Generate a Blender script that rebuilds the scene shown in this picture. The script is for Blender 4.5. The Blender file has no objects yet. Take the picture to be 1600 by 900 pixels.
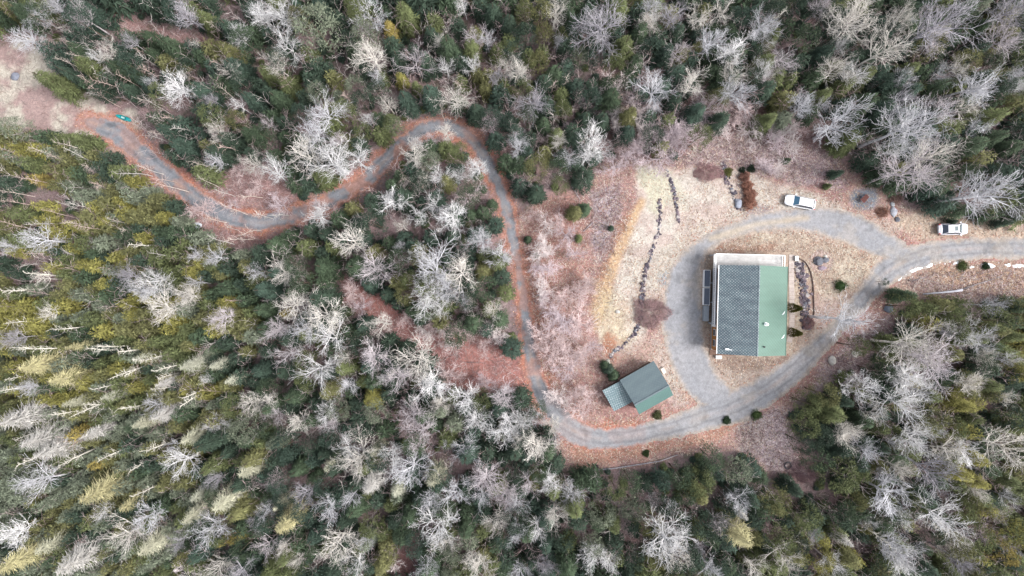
import bpy, math, random
import numpy as np
from math import sin, cos, pi, radians, hypot, atan2
from mathutils import Vector, Matrix, noise as mnoise

# ------------------------------------------------------------------ camera, world, sun, exposure
SC = bpy.context.scene
COL = SC.collection
H = 107.0                                   # height of the drone above the ground, metres
cam_d = bpy.data.cameras.new('camera')
cam_d.sensor_width = 36.0
cam_d.lens = 36.0 * H / 160.0
cam_d.clip_start = 0.5
cam_d.clip_end = 6000.0
cam = bpy.data.objects.new('camera', cam_d)
cam.location = (0, 0, H)
cam.rotation_euler = (0, 0, 0)
COL.objects.link(cam)
SC.camera = cam

SUN_EL, SUN_AZ = radians(46), radians(-12)   # azimuth measured from +X (picture right) towards +Y (picture up)
sdir = Vector((cos(SUN_EL) * cos(SUN_AZ), cos(SUN_EL) * sin(SUN_AZ), sin(SUN_EL)))
world = bpy.data.worlds.new('World')
SC.world = world
world.use_nodes = True
wn = world.node_tree
wn.nodes.clear()
sky = wn.nodes.new('ShaderNodeTexSky')
sky.sky_type = 'NISHITA'
sky.sun_disc = False
sky.sun_elevation = SUN_EL
sky.sun_rotation = pi / 2 - SUN_AZ
sky.air_density = 1.0
sky.dust_density = 4.0
hs = wn.nodes.new('ShaderNodeHueSaturation')      # thin high cloud: most of the blue is washed out
hs.inputs['Saturation'].default_value = 0.34
bg = wn.nodes.new('ShaderNodeBackground')
bg.inputs['Strength'].default_value = 0.15
wo = wn.nodes.new('ShaderNodeOutputWorld')
wn.links.new(sky.outputs[0], hs.inputs['Color'])
wn.links.new(hs.outputs[0], bg.inputs['Color'])
wn.links.new(bg.outputs[0], wo.inputs['Surface'])
sun_d = bpy.data.lights.new('sun', 'SUN')
sun_d.energy = 1.55
sun_d.angle = radians(18)
sun_d.color = (1.0, 0.985, 0.975)
sun = bpy.data.objects.new('sun', sun_d)
sun.rotation_euler = sdir.to_track_quat('Z', 'Y').to_euler()
sun.location = (60, 20, 140)
COL.objects.link(sun)
SC.view_settings.view_transform = 'Standard'
SC.view_settings.look = 'None'
SC.view_settings.gamma = 1.0
SC.view_settings.exposure = 1.18
SC.view_settings.use_curve_mapping = False
SC.cycles.max_bounces = 5
SC.cycles.diffuse_bounces = 3
SC.cycles.transparent_max_bounces = 4

# ------------------------------------------------------------------ helpers
def W(px, py, z=0.0):
    s = (H - z) / H
    return Vector(((px - 800) / 10.0 * s, (450 - py) / 10.0 * s, z))

def lin(r, g, b, k=1.0):
    o = []
    for v in (r, g, b):
        v /= 255.0
        o.append((v / 12.92 if v <= 0.04045 else ((v + 0.055) / 1.055) ** 2.4) * k)
    return tuple(o)

def alb(r, g, b):                       # seen colour -> surface colour
    return lin(r, g, b, 0.56)

def tag(o, label=None, cat=None, group=None, kind=None):
    if label: o['label'] = label
    if cat: o['category'] = cat
    if group: o['group'] = group
    if kind: o['kind'] = kind
    return o

def empty(name, loc, rz=0.0, **kw):
    o = bpy.data.objects.new(name, None)
    o.empty_display_size = 0.3
    o.location = loc
    o.rotation_euler = (0, 0, rz)
    COL.objects.link(o)
    return tag(o, **kw)

def link(name, me, mat, parent=None, loc=None, rz=0.0):
    o = bpy.data.objects.new(name, me)
    if mat is not None and not me.materials:
        for m in (mat if isinstance(mat, (list, tuple)) else [mat]):
            me.materials.append(m)
    COL.objects.link(o)
    if parent: o.parent = parent
    if loc is not None: o.location = loc
    if rz: o.rotation_euler = (0, 0, rz)
    return o

def np_mesh(name, V, F, attrs=None, smooth=False):
    """V (n,3), F (m,3|4) arrays"""
    me = bpy.data.meshes.new(name)
    V = np.asarray(V, dtype=np.float32); F = np.asarray(F, dtype=np.int32)
    k = F.shape[1]
    me.vertices.add(len(V)); me.vertices.foreach_set('co', V.ravel())
    me.loops.add(F.size); me.loops.foreach_set('vertex_index', F.ravel())
    me.polygons.add(len(F))
    me.polygons.foreach_set('loop_start', np.arange(0, F.size, k, dtype=np.int32))
    me.polygons.foreach_set('use_smooth', np.full(len(F), smooth))
    if attrs:
        for an, arr in attrs.items():
            arr = np.asarray(arr, dtype=np.float32)
            if arr.ndim == 1:
                a = me.attributes.new(an, 'FLOAT', 'POINT'); a.data.foreach_set('value', arr)
            else:
                if arr.shape[1] == 3:
                    arr = np.hstack([arr, np.ones((len(arr), 1), dtype=np.float32)])
                a = me.attributes.new(an, 'FLOAT_COLOR', 'POINT'); a.data.foreach_set('color', arr.ravel())
    me.update(calc_edges=True)
    me.validate()
    return me

class MB:
    def __init__(s): s.v = []; s.f = []; s.m = []; s.mi = 0
    def face(s, pts):
        b = len(s.v); s.v += [tuple(p) for p in pts]; s.f.append(list(range(b, b + len(pts)))); s.m.append(s.mi)
    def box(s, x0, x1, y0, y1, z0, z1, rz=0, c=(0, 0)):
        b = len(s.v)
        for z in (z0, z1):
            for x, y in ((x0, y0), (x1, y0), (x1, y1), (x0, y1)):
                X = x * cos(rz) - y * sin(rz) + c[0]; Y = x * sin(rz) + y * cos(rz) + c[1]
                s.v.append((X, Y, z))
        for q in ((3, 2, 1, 0), (4, 5, 6, 7), (0, 1, 5, 4), (1, 2, 6, 5), (2, 3, 7, 6), (3, 0, 4, 7)):
            s.f.append([b + i for i in q]); s.m.append(s.mi)
        return s
    def hexa(s, pts8):                  # bottom 4 (ccw), top 4
        b = len(s.v); s.v += [tuple(p) for p in pts8]
        for q in ((3, 2, 1, 0), (4, 5, 6, 7), (0, 1, 5, 4), (1, 2, 6, 5), (2, 3, 7, 6), (3, 0, 4, 7)):
            s.f.append([b + i for i in q]); s.m.append(s.mi)
        return s
    def tube(s, pts, rads, n=6, cap=True):
        rings = []
        for i, p in enumerate(pts):
            p = Vector(p)
            a = Vector(pts[max(i - 1, 0)]); c = Vector(pts[min(i + 1, len(pts) - 1)])
            d = (c - a).normalized()
            u = d.cross(Vector((0.13, 0.31, 0.94)))
            if u.length < 1e-3: u = d.cross(Vector((1, 0, 0)))
            u.normalize(); w = d.cross(u)
            b = len(s.v)
            for k in range(n):
                t = 2 * pi * k / n
                s.v.append(tuple(p + (u * cos(t) + w * sin(t)) * rads[i]))
            rings.append(b)
        for a, c in zip(rings, rings[1:]):
            for k in range(n):
                s.f.append([a + k, a + (k + 1) % n, c + (k + 1) % n, c + k]); s.m.append(s.mi)
        if cap:
            s.f.append([rings[0] + k for k in reversed(range(n))]); s.m.append(s.mi)
            s.f.append([rings[-1] + k for k in range(n)]); s.m.append(s.mi)
        return s
    def cyl(s, c, r, z0, z1, n=16, r1=None):
        return s.tube([(c[0], c[1], z0), (c[0], c[1], z1)], [r, r if r1 is None else r1], n)
    def mesh(s, name, smooth=False):
        me = bpy.data.meshes.new(name)
        me.from_pydata(s.v, [], s.f)
        if any(s.m): me.polygons.foreach_set('material_index', s.m)
        if smooth: me.polygons.foreach_set('use_smooth', [True] * len(s.f))
        me.update()
        return me
    def obj(s, name, mat, parent=None, smooth=False, **kw):
        return link(name, s.mesh(name, smooth), mat, parent, **kw)

def mat_new(name):
    m = bpy.data.materials.new(name); m.use_nodes = True
    nt = m.node_tree; nt.nodes.clear()
    out = nt.nodes.new('ShaderNodeOutputMaterial'); b = nt.nodes.new('ShaderNodeBsdfPrincipled')
    nt.links.new(b.outputs[0], out.inputs[0])
    return m, nt, b

def nd(nt, typ, **kw):
    n = nt.nodes.new('ShaderNode' + typ)
    for k, v in kw.items():
        if k.startswith('i_'): n.inputs[k[2:].replace('_', ' ')].default_value = v
        else: setattr(n, k, v)
    return n

def mixc(nt, fac, a, b, blend='MIX'):
    n = nt.nodes.new('ShaderNodeMix'); n.data_type = 'RGBA'; n.blend_type = blend
    for sock, val in ((n.inputs[0], fac), (n.inputs[6], a), (n.inputs[7], b)):
        if isinstance(val, (int, float)): sock.default_value = val
        elif isinstance(val, tuple): sock.default_value = (*val[:3], 1)
        else: nt.links.new(val, sock)
    return n.outputs[2]

def ramp(nt, src, stops):
    r = nt.nodes.new('ShaderNodeValToRGB'); e = r.color_ramp.elements
    while len(e) < len(stops): e.new(0.5)
    for el, (p, c) in zip(e, stops):
        el.position = p; el.color = (c, c, c, 1) if isinstance(c, (int, float)) else (*c, 1)
    nt.links.new(src, r.inputs[0])
    return r.outputs[0]

def noise(nt, scale, detail=3, rough=0.6, vec=None):
    n = nd(nt, 'TexNoise'); n.inputs['Scale'].default_value = scale
    n.inputs['Detail'].default_value = detail; n.inputs['Roughness'].default_value = rough
    if vec is None:
        g = nd(nt, 'TexCoord'); vec = g.outputs['Object']
    nt.links.new(vec, n.inputs['Vector'])
    return n.outputs[0]

def simple(name, col, rough=0.7, var=0.25, scale=3.0, metal=0.0, bump=0.0, detail=4):
    m, nt, b = mat_new(name)
    f = noise(nt, scale, detail)
    c = mixc(nt, ramp(nt, f, [(0.3, 0.0), (0.7, 1.0)]), tuple(v * (1 - var) for v in col), tuple(min(v * (1 + var), 0.95) for v in col))
    nt.links.new(c, b.inputs['Base Color'])
    b.inputs['Roughness'].default_value = rough; b.inputs['Metallic'].default_value = metal
    if bump:
        bp = nd(nt, 'Bump'); bp.inputs['Strength'].default_value = bump; bp.inputs['Distance'].default_value = 0.05
        nt.links.new(noise(nt, scale * 4, 3), bp.inputs['Height']); nt.links.new(bp.outputs[0], b.inputs['Normal'])
    return m

def tinted(name, attr=None, var=0.3, rough=0.85, scale=1.5):
    """colour of the single object (or of the vertex when attr is given) times the clump value v"""
    m, nt, b = mat_new(name)
    if attr:
        a = nd(nt, 'Attribute'); a.attribute_name = attr; base = a.outputs['Color']
    else:
        oi = nd(nt, 'ObjectInfo'); base = oi.outputs['Color']
    v = nd(nt, 'Attribute'); v.attribute_name = 'v'
    c = mixc(nt, 1.0, base, v.outputs['Color'], 'MULTIPLY')
    f = noise(nt, scale, 3)
    c = mixc(nt, 1.0, c, ramp(nt, f, [(0.3, 1 - var), (0.7, 1 + var)]), 'MULTIPLY')
    nt.links.new(c, b.inputs['Base Color'])
    b.inputs['Roughness'].default_value = rough
    b.inputs['Specular IOR Level'].default_value = 0.2
    return m

# ------------------------------------------------------------------ outlines read off the picture (pixels, 10 per metre on the ground)
ROAD = [(140,190,24),(165,200,34),(185,208,36),(215,235,34),(250,265,33),(290,297,32),(330,325,32),(370,342,31),(410,348,29),(450,340,26),(490,325,25),(530,305,27),(565,285,28),(600,253,27),(630,222,27),(660,202,25),(695,196,25),(728,210,25),(752,238,24),(775,280,23),(792,330,22),(803,380,19),(812,430,18),(820,480,21),(826,530,23),(833,575,26),(846,610,30),(867,645,34),(895,672,38),(930,684,36),(980,682,32),(1040,670,34),(1090,655,42),(1150,635,50),(1200,608,46),(1240,578,40),(1270,550,33),(1300,520,28),(1330,487,27),(1360,452,32),(1390,422,44),(1430,402,42),(1480,392,36),(1540,388,34),(1600,388,34),(1700,386,34),(2000,384,34)]
LOOP = [(1400,392,40),(1360,372,48),(1320,354,52),(1275,343,44),(1220,343,34),(1170,352,30),(1125,368,26),(1095,388,30),(1076,412,42),(1068,450,58),(1066,500,66),(1074,550,62),(1092,590,60),(1120,620,50)]

def resample(path, step=4.0):
    out = []
    n = len(path)
    for i in range(n - 1):
        p0 = path[max(i - 1, 0)]; p1 = path[i]; p2 = path[i + 1]; p3 = path[min(i + 2, n - 1)]
        k = max(1, int(hypot(p2[0] - p1[0], p2[1] - p1[1]) / step))
        for j in range(k):
            t = j / k
            q = []
            for c in range(3):
                a, b_, c_, d = p0[c], p1[c], p2[c], p3[c]
                q.append(0.5 * (2 * b_ + (c_ - a) * t + (2 * a - 5 * b_ + 4 * c_ - d) * t * t + (3 * b_ - a - 3 * c_ + d) * t ** 3))
            out.append(tuple(q))
    out.append(path[-1])
    return out
ROAD = [(p[0], p[1], p[2] * (1.0 if p[0] < 840 else 1.06)) for p in ROAD]
LOOP = [(p[0], p[1], p[2] * 1.0) for p in LOOP]
ROADS = [resample(ROAD), resample(LOOP)]
RP = np.array([p for r in ROADS for p in r])

def road_sd(x, y, chunk=40000):            # signed distance to the gravel edge, pixels, negative inside
    x = np.asarray(x, float).ravel(); y = np.asarray(y, float).ravel()
    out = np.full(x.shape, 1e9)
    for i in range(0, len(RP)):
        px, py, w = RP[i]
        m = (abs(x - px) < 120) & (abs(y - py) < 120)
        if m.any():
            d = np.hypot(x[m] - px, y[m] - py) - w / 2
            out[m] = np.minimum(out[m], d)
    return out

def road_lat(x, y):                        # distance to the middle of the track, pixels
    out = np.full(len(x), 1e9)
    for px, py, w in ROADS[0]:
        m = (abs(x - px) < 40) & (abs(y - py) < 40)
        if m.any(): out[m] = np.minimum(out[m], np.hypot(x[m] - px, y[m] - py))
    return out

def poly_sd(poly, x, y):                   # negative inside
    P = np.array(poly, float); x = np.asarray(x, float); y = np.asarray(y, float)
    d = np.full(x.shape, 1e18); inside = np.zeros(x.shape, bool)
    n = len(P)
    for i in range(n):
        a = P[i]; b = P[(i + 1) % n]
        ex, ey = b - a
        wx, wy = x - a[0], y - a[1]
        t = np.clip((wx * ex + wy * ey) / (ex * ex + ey * ey + 1e-9), 0, 1)
        d = np.minimum(d, (wx - ex * t) ** 2 + (wy - ey * t) ** 2)
        c = ((a[1] <= y) & (b[1] > y)) | ((b[1] <= y) & (a[1] > y))
        xi = a[0] + (y - a[1]) / (b[1] - a[1] + 1e-12) * ex
        inside ^= c & (x < xi)
    return np.where(inside, -1, 1) * np.sqrt(d)

rs = np.random.RandomState(7)
_LAT = rs.rand(256, 256)
def vnoise(x, y, scale):
    u = np.asarray(x, float) / scale + 100; v = np.asarray(y, float) / scale + 100
    iu = np.floor(u).astype(int); iv = np.floor(v).astype(int); fu = u - iu; fv = v - iv
    fu = fu * fu * (3 - 2 * fu); fv = fv * fv * (3 - 2 * fv)
    a = _LAT[iu % 256, iv % 256]; b = _LAT[(iu + 1) % 256, iv % 256]; c = _LAT[iu % 256, (iv + 1) % 256]; d = _LAT[(iu + 1) % 256, (iv + 1) % 256]
    return (a * (1 - fu) + b * fu) * (1 - fv) + (c * (1 - fu) + d * fu) * fv
def fbm(x, y, scale, o=4):
    s = 0; t = 0; a = 1.0
    for i in range(o):
        s = s + a * vnoise(np.asarray(x) + 37 * i, np.asarray(y) + 91 * i, scale / 2 ** i); t += a; a *= 0.55
    return s / t

OPEN = [(935,262),(985,250),(1050,258),(1110,218),(1200,205),(1290,235),(1325,262),(1352,285),(1385,300),(1420,330),(1520,345),(1700,350),(1700,470),(1470,468),(1400,480),(1395,500),(1345,550),(1290,600),(1240,625),(1225,650),(1240,705),(1280,735),(1250,752),(1200,742),(1150,700),(1060,708),(990,730),(880,728),(872,690),(845,650),(825,560),(812,450),(800,350),(835,320),(880,310),(920,300)]
PINK = [(530,432),(600,458),(650,500),(705,522),(775,538),(812,552),(824,604),(785,612),(700,604),(682,566),(605,512),(545,478)]
CLEAR = [(-40,75),(30,62),(70,45),(95,75),(100,112),(112,150),(150,162),(185,172),(214,178),(214,200),(190,205),(175,218),(100,210),(-40,205)]
SOUTHROAD = [(295,300),(330,345),(400,365),(440,360),(430,375),(395,392),(350,380),(312,352),(300,330)]
BANK = [(215,225),(330,310),(300,312),(200,240)]
NORTHROAD = [(330,300),(360,255),(445,262),(470,312),(430,332),(380,326)]
SMALL = [(188,22),(260,45),(335,60),(330,82),(265,70),(195,50)]
TAIL = [(630,835),(650,840),(655,900),(615,905)]
SEMI = [(950,130),(1060,100),(1180,150),(1290,215),(1290,235),(1110,220),(1040,262),(985,250),(935,262),(925,200)]   # brushy edge, few evergreens
# ------------------------------------------------------------------ materials
def gravel_like(name, attr):
    m, nt, b = mat_new(name)
    a = nd(nt, 'Attribute'); a.attribute_name = attr
    g = nd(nt, 'TexCoord')
    f1 = noise(nt, 9.0, 4, 0.75, g.outputs['Object']); f2 = noise(nt, 1.2, 4, 0.6, g.outputs['Object'])
    v = nd(nt, 'TexVoronoi'); v.inputs['Scale'].default_value = 4.5; nt.links.new(g.outputs['Object'], v.inputs['Vector'])
    amp = a.outputs['Alpha']                       # how coarse the cover is
    n1 = ramp(nt, f1, [(0.26, 0.45), (0.5, 1.0), (0.74, 1.6)])
    n2 = ramp(nt, f2, [(0.3, 0.86), (0.7, 1.14)])
    bl = ramp(nt, v.outputs['Color'], [(0.1, 0.7), (0.9, 1.3)])
    k = mixc(nt, 1.0, n1, bl, 'MULTIPLY')
    k = mixc(nt, amp, (1, 1, 1), k)
    k = mixc(nt, 1.0, k, n2, 'MULTIPLY')
    c = mixc(nt, 1.0, a.outputs['Color'], k, 'MULTIPLY')
    nt.links.new(c, b.inputs['Base Color'])
    b.inputs['Roughness'].default_value = 0.95; b.inputs['Specular IOR Level'].default_value = 0.15
    bp = nd(nt, 'Bump'); bp.inputs['Strength'].default_value = 0.35; bp.inputs['Distance'].default_value = 0.08
    nt.links.new(f1, bp.inputs['Height']); nt.links.new(bp.outputs[0], b.inputs['Normal'])
    return m
M_ground = gravel_like('ground_cover', 'cover')
M_bark = tinted('bark', None, 0.25, 0.9, 0.8)
M_needles = tinted('needles', None, 0.22, 0.8, 0.9)
M_needles_many = tinted('needles_many', 'tone', 0.22, 0.8, 0.9)
M_brush = tinted('dry_brush', 'tone', 0.3, 0.9, 0.5)
M_rock = simple('rock', alb(120,122,132), 0.9, 0.4, 2.5, bump=0.6)
M_rock_pale = simple('pale_rock', alb(225,220,212), 0.9, 0.2, 3, bump=0.5)
M_snow_and_glint = simple('snow', (0.85, 0.87, 0.92), 0.7, 0.06, 4, bump=0.2)  # snow patches, and the white slivers standing for roof glints
M_log = simple('old_log', alb(190,186,192), 0.9, 0.3, 3)
M_deck = None

def plank_mat(name, col, pitch, axis, gap=0.12, var=0.12, rough=0.7):
    m, nt, b = mat_new(name)
    g = nd(nt, 'TexCoord'); s = nd(nt, 'SeparateXYZ'); nt.links.new(g.outputs['Object'], s.inputs[0])
    d = nd(nt, 'Math', operation='DIVIDE'); nt.links.new(s.outputs['XYZ'.index(axis)], d.inputs[0]); d.inputs[1].default_value = pitch
    fr = nd(nt, 'Math', operation='FRACT'); nt.links.new(d.outputs[0], fr.inputs[0])
    fl = nd(nt, 'Math', operation='FLOOR'); nt.links.new(d.outputs[0], fl.inputs[0])
    wn_ = nd(nt, 'TexWhiteNoise', noise_dimensions='1D'); nt.links.new(fl.outputs[0], wn_.inputs['W'])
    tone = ramp(nt, wn_.outputs['Value'], [(0, 1 - var), (1, 1 + var)])
    gp = nd(nt, 'Math', operation='LESS_THAN'); nt.links.new(fr.outputs[0], gp.inputs[0]); gp.inputs[1].default_value = gap
    st = ramp(nt, noise(nt, 1.4, 5, 0.7, g.outputs['Object']), [(0.35, 0.78), (0.62, 1.05)])
    c = mixc(nt, 1.0, col, tone, 'MULTIPLY'); c = mixc(nt, 1.0, c, st, 'MULTIPLY')
    c = mixc(nt, gp.outputs[0], c, tuple(v * 0.35 for v in col))
    nt.links.new(c, b.inputs['Base Color']); b.inputs['Roughness'].default_value = rough
    return m
M_deck = plank_mat('deck_planks', alb(238,236,234), 0.15, 'Y', 0.1, 0.07)
M_deck2 = plank_mat('deck_planks_grey', alb(196,205,216), 0.15, 'X', 0.1, 0.08)
M_siding = plank_mat('wood_siding', alb(205,140,70), 0.2, 'Z', 0.1, 0.12)
M_gwall = plank_mat('garage_siding', alb(110,90,75), 0.2, 'Z', 0.1, 0.12)
M_white = simple('white_paint', (0.78, 0.79, 0.8), 0.5, 0.05, 3)
M_grey = simple('grey_metal', (0.35, 0.36, 0.38), 0.45, 0.1, 3, metal=0.4)
M_dark = simple('dark_opening', (0.02, 0.022, 0.025), 0.6, 0.1, 3)
M_rubber = simple('rubber', (0.025, 0.025, 0.027), 0.8, 0.2, 5)
M_rim = simple('wheel_metal', (0.5, 0.5, 0.52), 0.35, 0.05, 5, metal=0.8)
M_dark_roofing = simple('weathered_cap', alb(120,135,145), 0.7, 0.15, 3)

def glass(name, col, rough=0.08):
    m, nt, b = mat_new(name)
    c = mixc(nt, noise(nt, 2.0, 2), tuple(v * 0.8 for v in col), tuple(v * 1.2 for v in col))
    nt.links.new(c, b.inputs['Base Color']); b.inputs['Roughness'].default_value = rough
    b.inputs['Specular IOR Level'].default_value = 0.8
    return m
M_glass_blue = glass('blue_glass', lin(70,130,165, 0.6))
M_glass_dark = glass('dark_glass', lin(70,82,105, 0.5))
M_glass_green = glass('green_glass', lin(60,95,105, 0.5))
M_winglass = glass('window_glass', (0.05, 0.07, 0.09))
def paint(name, col):
    m, nt, b = mat_new(name)
    c = mixc(nt, noise(nt, 1.2, 3), tuple(v * 0.95 for v in col), col)
    nt.links.new(c, b.inputs['Base Color']); b.inputs['Roughness'].default_value = 0.35
    b.inputs['Coat Weight'].default_value = 0.5; b.inputs['Coat Roughness'].default_value = 0.1
    return m
M_carwhite = paint('white_car_paint', (0.8, 0.81, 0.82))
M_carpearl = paint('pearl_car_paint', (0.74, 0.73, 0.78))
M_red_lens = simple('red_lens', (0.45, 0.02, 0.02), 0.2, 0.05)
M_clear_lens = simple('clear_lens', (0.6, 0.62, 0.65), 0.15, 0.05)
M_teal = paint('teal_plastic', lin(0,165,170, 0.7))
M_red = simple('rusty_red_paint', alb(120,52,50), 0.6, 0.3, 4)

def shingle_mat(name, base, pale, amt, dark, lattice=0.42, rough=0.6):
    """interlocking diamond metal shingles, pale flecks at their corners"""
    m, nt, b = mat_new(name)
    g = nd(nt, 'TexCoord'); s = nd(nt, 'SeparateXYZ'); nt.links.new(g.outputs['Object'], s.inputs[0])
    def wave(sx, sy):
        a1 = nd(nt, 'Math', operation='MULTIPLY'); nt.links.new(s.outputs[0], a1.inputs[0]); a1.inputs[1].default_value = sx
        a2 = nd(nt, 'Math', operation='MULTIPLY_ADD'); nt.links.new(s.outputs[1], a2.inputs[0]); a2.inputs[1].default_value = sy
        nt.links.new(a1.outputs[0], a2.inputs[2])
        sn = nd(nt, 'Math', operation='SINE'); nt.links.new(a2.outputs[0], sn.inputs[0]); return sn.outputs[0]
    k = 2 * pi / lattice
    w1 = wave(k, 0.0); w2 = wave(0.0, k)
    mul = nd(nt, 'Math', operation='MULTIPLY'); nt.links.new(w1, mul.inputs[0]); nt.links.new(w2, mul.inputs[1])
    dots = ramp(nt, mul.outputs[0], [(0.0, 0.0), (0.35, 1.0)])
    big = ramp(nt, noise(nt, 0.35, 4, 0.6, g.outputs['Object']), [(0.35, 0.0), (0.65, 1.0)])
    fl = noise(nt, 7.0, 3, 0.7, g.outputs['Object'])
    mm = mixc(nt, 1.0, dots, ramp(nt, fl, [(0.38, 0.0), (0.54, 1.0)]), 'MULTIPLY')
    mp = nd(nt, 'Mapping'); mp.inputs['Scale'].default_value = (0.35, 1.6, 1.0); nt.links.new(g.outputs['Object'], mp.inputs[0])
    band = ramp(nt, noise(nt, 0.8, 4, 0.6, mp.outputs[0]), [(0.38, 0.0), (0.62, 1.0)])
    big = mixc(nt, 0.5, big, band)
    c = mixc(nt, big, base, dark)
    mm = mixc(nt, 1.0, mm, ramp(nt, band, [(0.0, 1.0), (1.0, 0.6)]), 'MULTIPLY')
    fac = mixc(nt, 1.0, mm, (amt, amt, amt), 'MULTIPLY')
    c = mixc(nt, fac, c, pale)
    nt.links.new(c, b.inputs['Base Color']); b.inputs['Roughness'].default_value = rough
    bp = nd(nt, 'Bump'); bp.inputs['Strength'].default_value = 0.25; bp.inputs['Distance'].default_value = 0.03
    nt.links.new(mul.outputs[0], bp.inputs['Height']); nt.links.new(bp.outputs[0], b.inputs['Normal'])
    return m
M_roof_w = shingle_mat('shade_toned_shingles', alb(110,132,138), alb(220,226,228), 0.7, alb(78,94,106), 0.42)  # west slope of the same green shingle, its shade mixed into the colour
M_roof_e = shingle_mat('green_shingles', alb(92,134,118), alb(112,148,136), 0.2, alb(82,122,106), 0.5, 0.5)  # east slope, the brighter light from the right put into the colour
M_groof_u = shingle_mat('garage_upper_shingles', alb(116,134,138), alb(134,150,156), 0.25, alb(100,116,124), 0.5, 0.7)  # garage slope facing away from the sun, shade put into its grey
M_groof_l = shingle_mat('garage_lower_shingles', alb(94,130,124), alb(112,146,140), 0.3, alb(86,120,116), 0.5, 0.7)  # same garage shingle on the sunward slope, light put into its colour
M_groof_a = shingle_mat('annex_shingles', alb(112,142,146), alb(235,240,245), 0.8, alb(104,134,142), 0.36, 0.6)

# ------------------------------------------------------------------ ground: one sheet to the horizon, coloured by what covers it
def axis(lo, hi, step, far):
    a = list(np.arange(lo, hi + step / 2, step)); d = step
    up = []; x = hi
    while x < far: d *= 1.35; x += d; up.append(x)
    d = step; dn = []; x = lo
    while x > -far: d *= 1.35; x -= d; dn.append(x)
    return np.array(dn[::-1] + a + up)
gx = axis(-90, 90, 0.34, 2500); gy = axis(-56, 56, 0.34, 2500)
GX, GY = np.meshgrid(gx, gy)
x = GX.ravel(); y = GY.ravel()
PX = 800 + 10 * x; PY = 450 - 10 * y
def C(*c): return np.array(alb(*c))
n1 = fbm(PX, PY, 60, 4); n2 = fbm(PX + 500, PY, 22, 4); n3 = fbm(PX, PY + 900, 9, 3); n4 = fbm(PX + 77, PY + 13, 150, 3)
jit = (n2 - 0.5) * 26 + (n3 - 0.5) * 12
litter = C(180,146,144)[None] * (1 - n1[:, None]) + C(146,126,120)[None] * n1[:, None]
t = np.clip((n2 - 0.5) * 4, 0, 1)[:, None]
col = litter * (1 - t) + C(186,148,142)[None] * t
t = np.clip((n3 - 0.58) * 6, 0, 1)[:, None] * 0.6
col = col * (1 - t) + C(92,104,70)[None] * t
amp = np.full(x.shape, 0.75)
def blend(sd, colr, feather=8, k=1.0, am=None, jk=1.0):
    global col, amp
    w = np.clip(0.5 - (sd + jit * jk) / feather, 0, 1) * k
    col = col * (1 - w[:, None]) + np.asarray(colr) * w[:, None]
    if am is not None: amp = amp * (1 - w) + am * w
def paintp(poly, c, feather=8, k=1.0, am=None, jk=1.0): blend(poly_sd(poly, PX, PY), C(*c), feather, k, am, jk)
rsd = road_sd(PX, PY)
def two(c1, c2, nz, lo=0.4, hi=0.6):
    t = np.clip((nz - lo) / (hi - lo), 0, 1)[:, None]
    return C(*c1) * (1 - t) + C(*c2) * t
blend(poly_sd(OPEN, PX, PY), two((208,160,146), (188,138,128), n2), 14, 1.0, 0.7)
blend(poly_sd(SEMI, PX, PY), two((190,150,142), (160,124,118), n2), 24, 0.9, 0.8)
blend(poly_sd(PINK, PX, PY), two((204,134,120), (184,124,116), n2), 16, 1.0, 0.6)
blend(poly_sd(CLEAR, PX, PY), two((220,206,184), (196,162,152), n2), 14, 1.0, 0.5)
for P_ in (SOUTHROAD, BANK, NORTHROAD, SMALL): blend(poly_sd(P_, PX, PY), two((198,152,144), (178,134,126), n2), 14, 0.9, 0.8)
paintp(TAIL, (160,110,104), 14, 0.9, 0.6)
paintp([(186,192),(215,200),(212,222),(190,240),(160,225)], (220,178,152), 14, .8)
paintp([(835,330),(880,300),(915,330),(920,420),(880,470),(835,440)], (206,144,126), 26, 0.8)
paintp([(826,440),(860,440),(866,560),(880,640),(850,640),(832,560)], (204,138,114), 16, 0.8)
paintp([(925,300),(968,290),(970,340),(955,400),(940,412),(925,380)], (214,196,202), 12, 0.9, 1.0)
# lawn and straw north and west of the house
STRAW1 = [(998,262),(1048,262),(1110,262),(1150,258),(1180,275),(1240,290),(1310,318),(1330,335),(1250,332),(1180,340),(1120,360),(1080,390),(1060,420),(1040,440),(1020,470),(1012,540),(980,560),(940,540),(928,500),(932,460),(955,400),(985,340)]
blend(poly_sd(STRAW1, PX, PY), two((228,215,196), (214,190,174), n2, .35, .65), 8, 1.0, 0.5, .5)
paintp([(1000,266),(1048,266),(1060,300),(1030,335),(1004,310)], (226,220,184), 12, 0.8, 0.4)
paintp([(1046,262),(1060,300),(1085,330),(1050,345),(1030,300)], (226,216,190), 10, 0.6)
blend(poly_sd([(1000,305),(1010,312),(985,370),(962,430),(944,500),(930,520),(925,470),(945,410),(972,350)], PX, PY), C(226,184,134), 7, 1.0, 0.5, .35)
blend(poly_sd([(1002,303),(1005,308),(972,365),(950,420),(934,480),(930,520),(922,480),(938,410),(968,345)], PX, PY), C(190,134,104), 5, 0.9, 0.7, .6)
paintp([(928,440),(985,480),(980,545),(945,540),(925,500)], (222,200,150), 22, 0.6)
paintp([(985,560),(1020,515),(1045,560),(1075,610),(1090,640),(1050,640),(1030,580)], (218,190,176), 18, 0.8)
paintp([(930,545),(985,545),(1015,520),(1030,560),(990,580),(940,600)], (205,160,140), 14, 0.7)
paintp([(940,545),(950,520),(965,535),(960,560)], (190,110,70), 10, 0.8)
paintp([(1015,400),(1060,380),(1110,350),(1180,330),(1340,325),(1400,360),(1380,420),(1330,480),(1240,590),(1090,640),(1040,600),(1020,500)], (210,196,176), 26, 0.75, 0.45)
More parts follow.
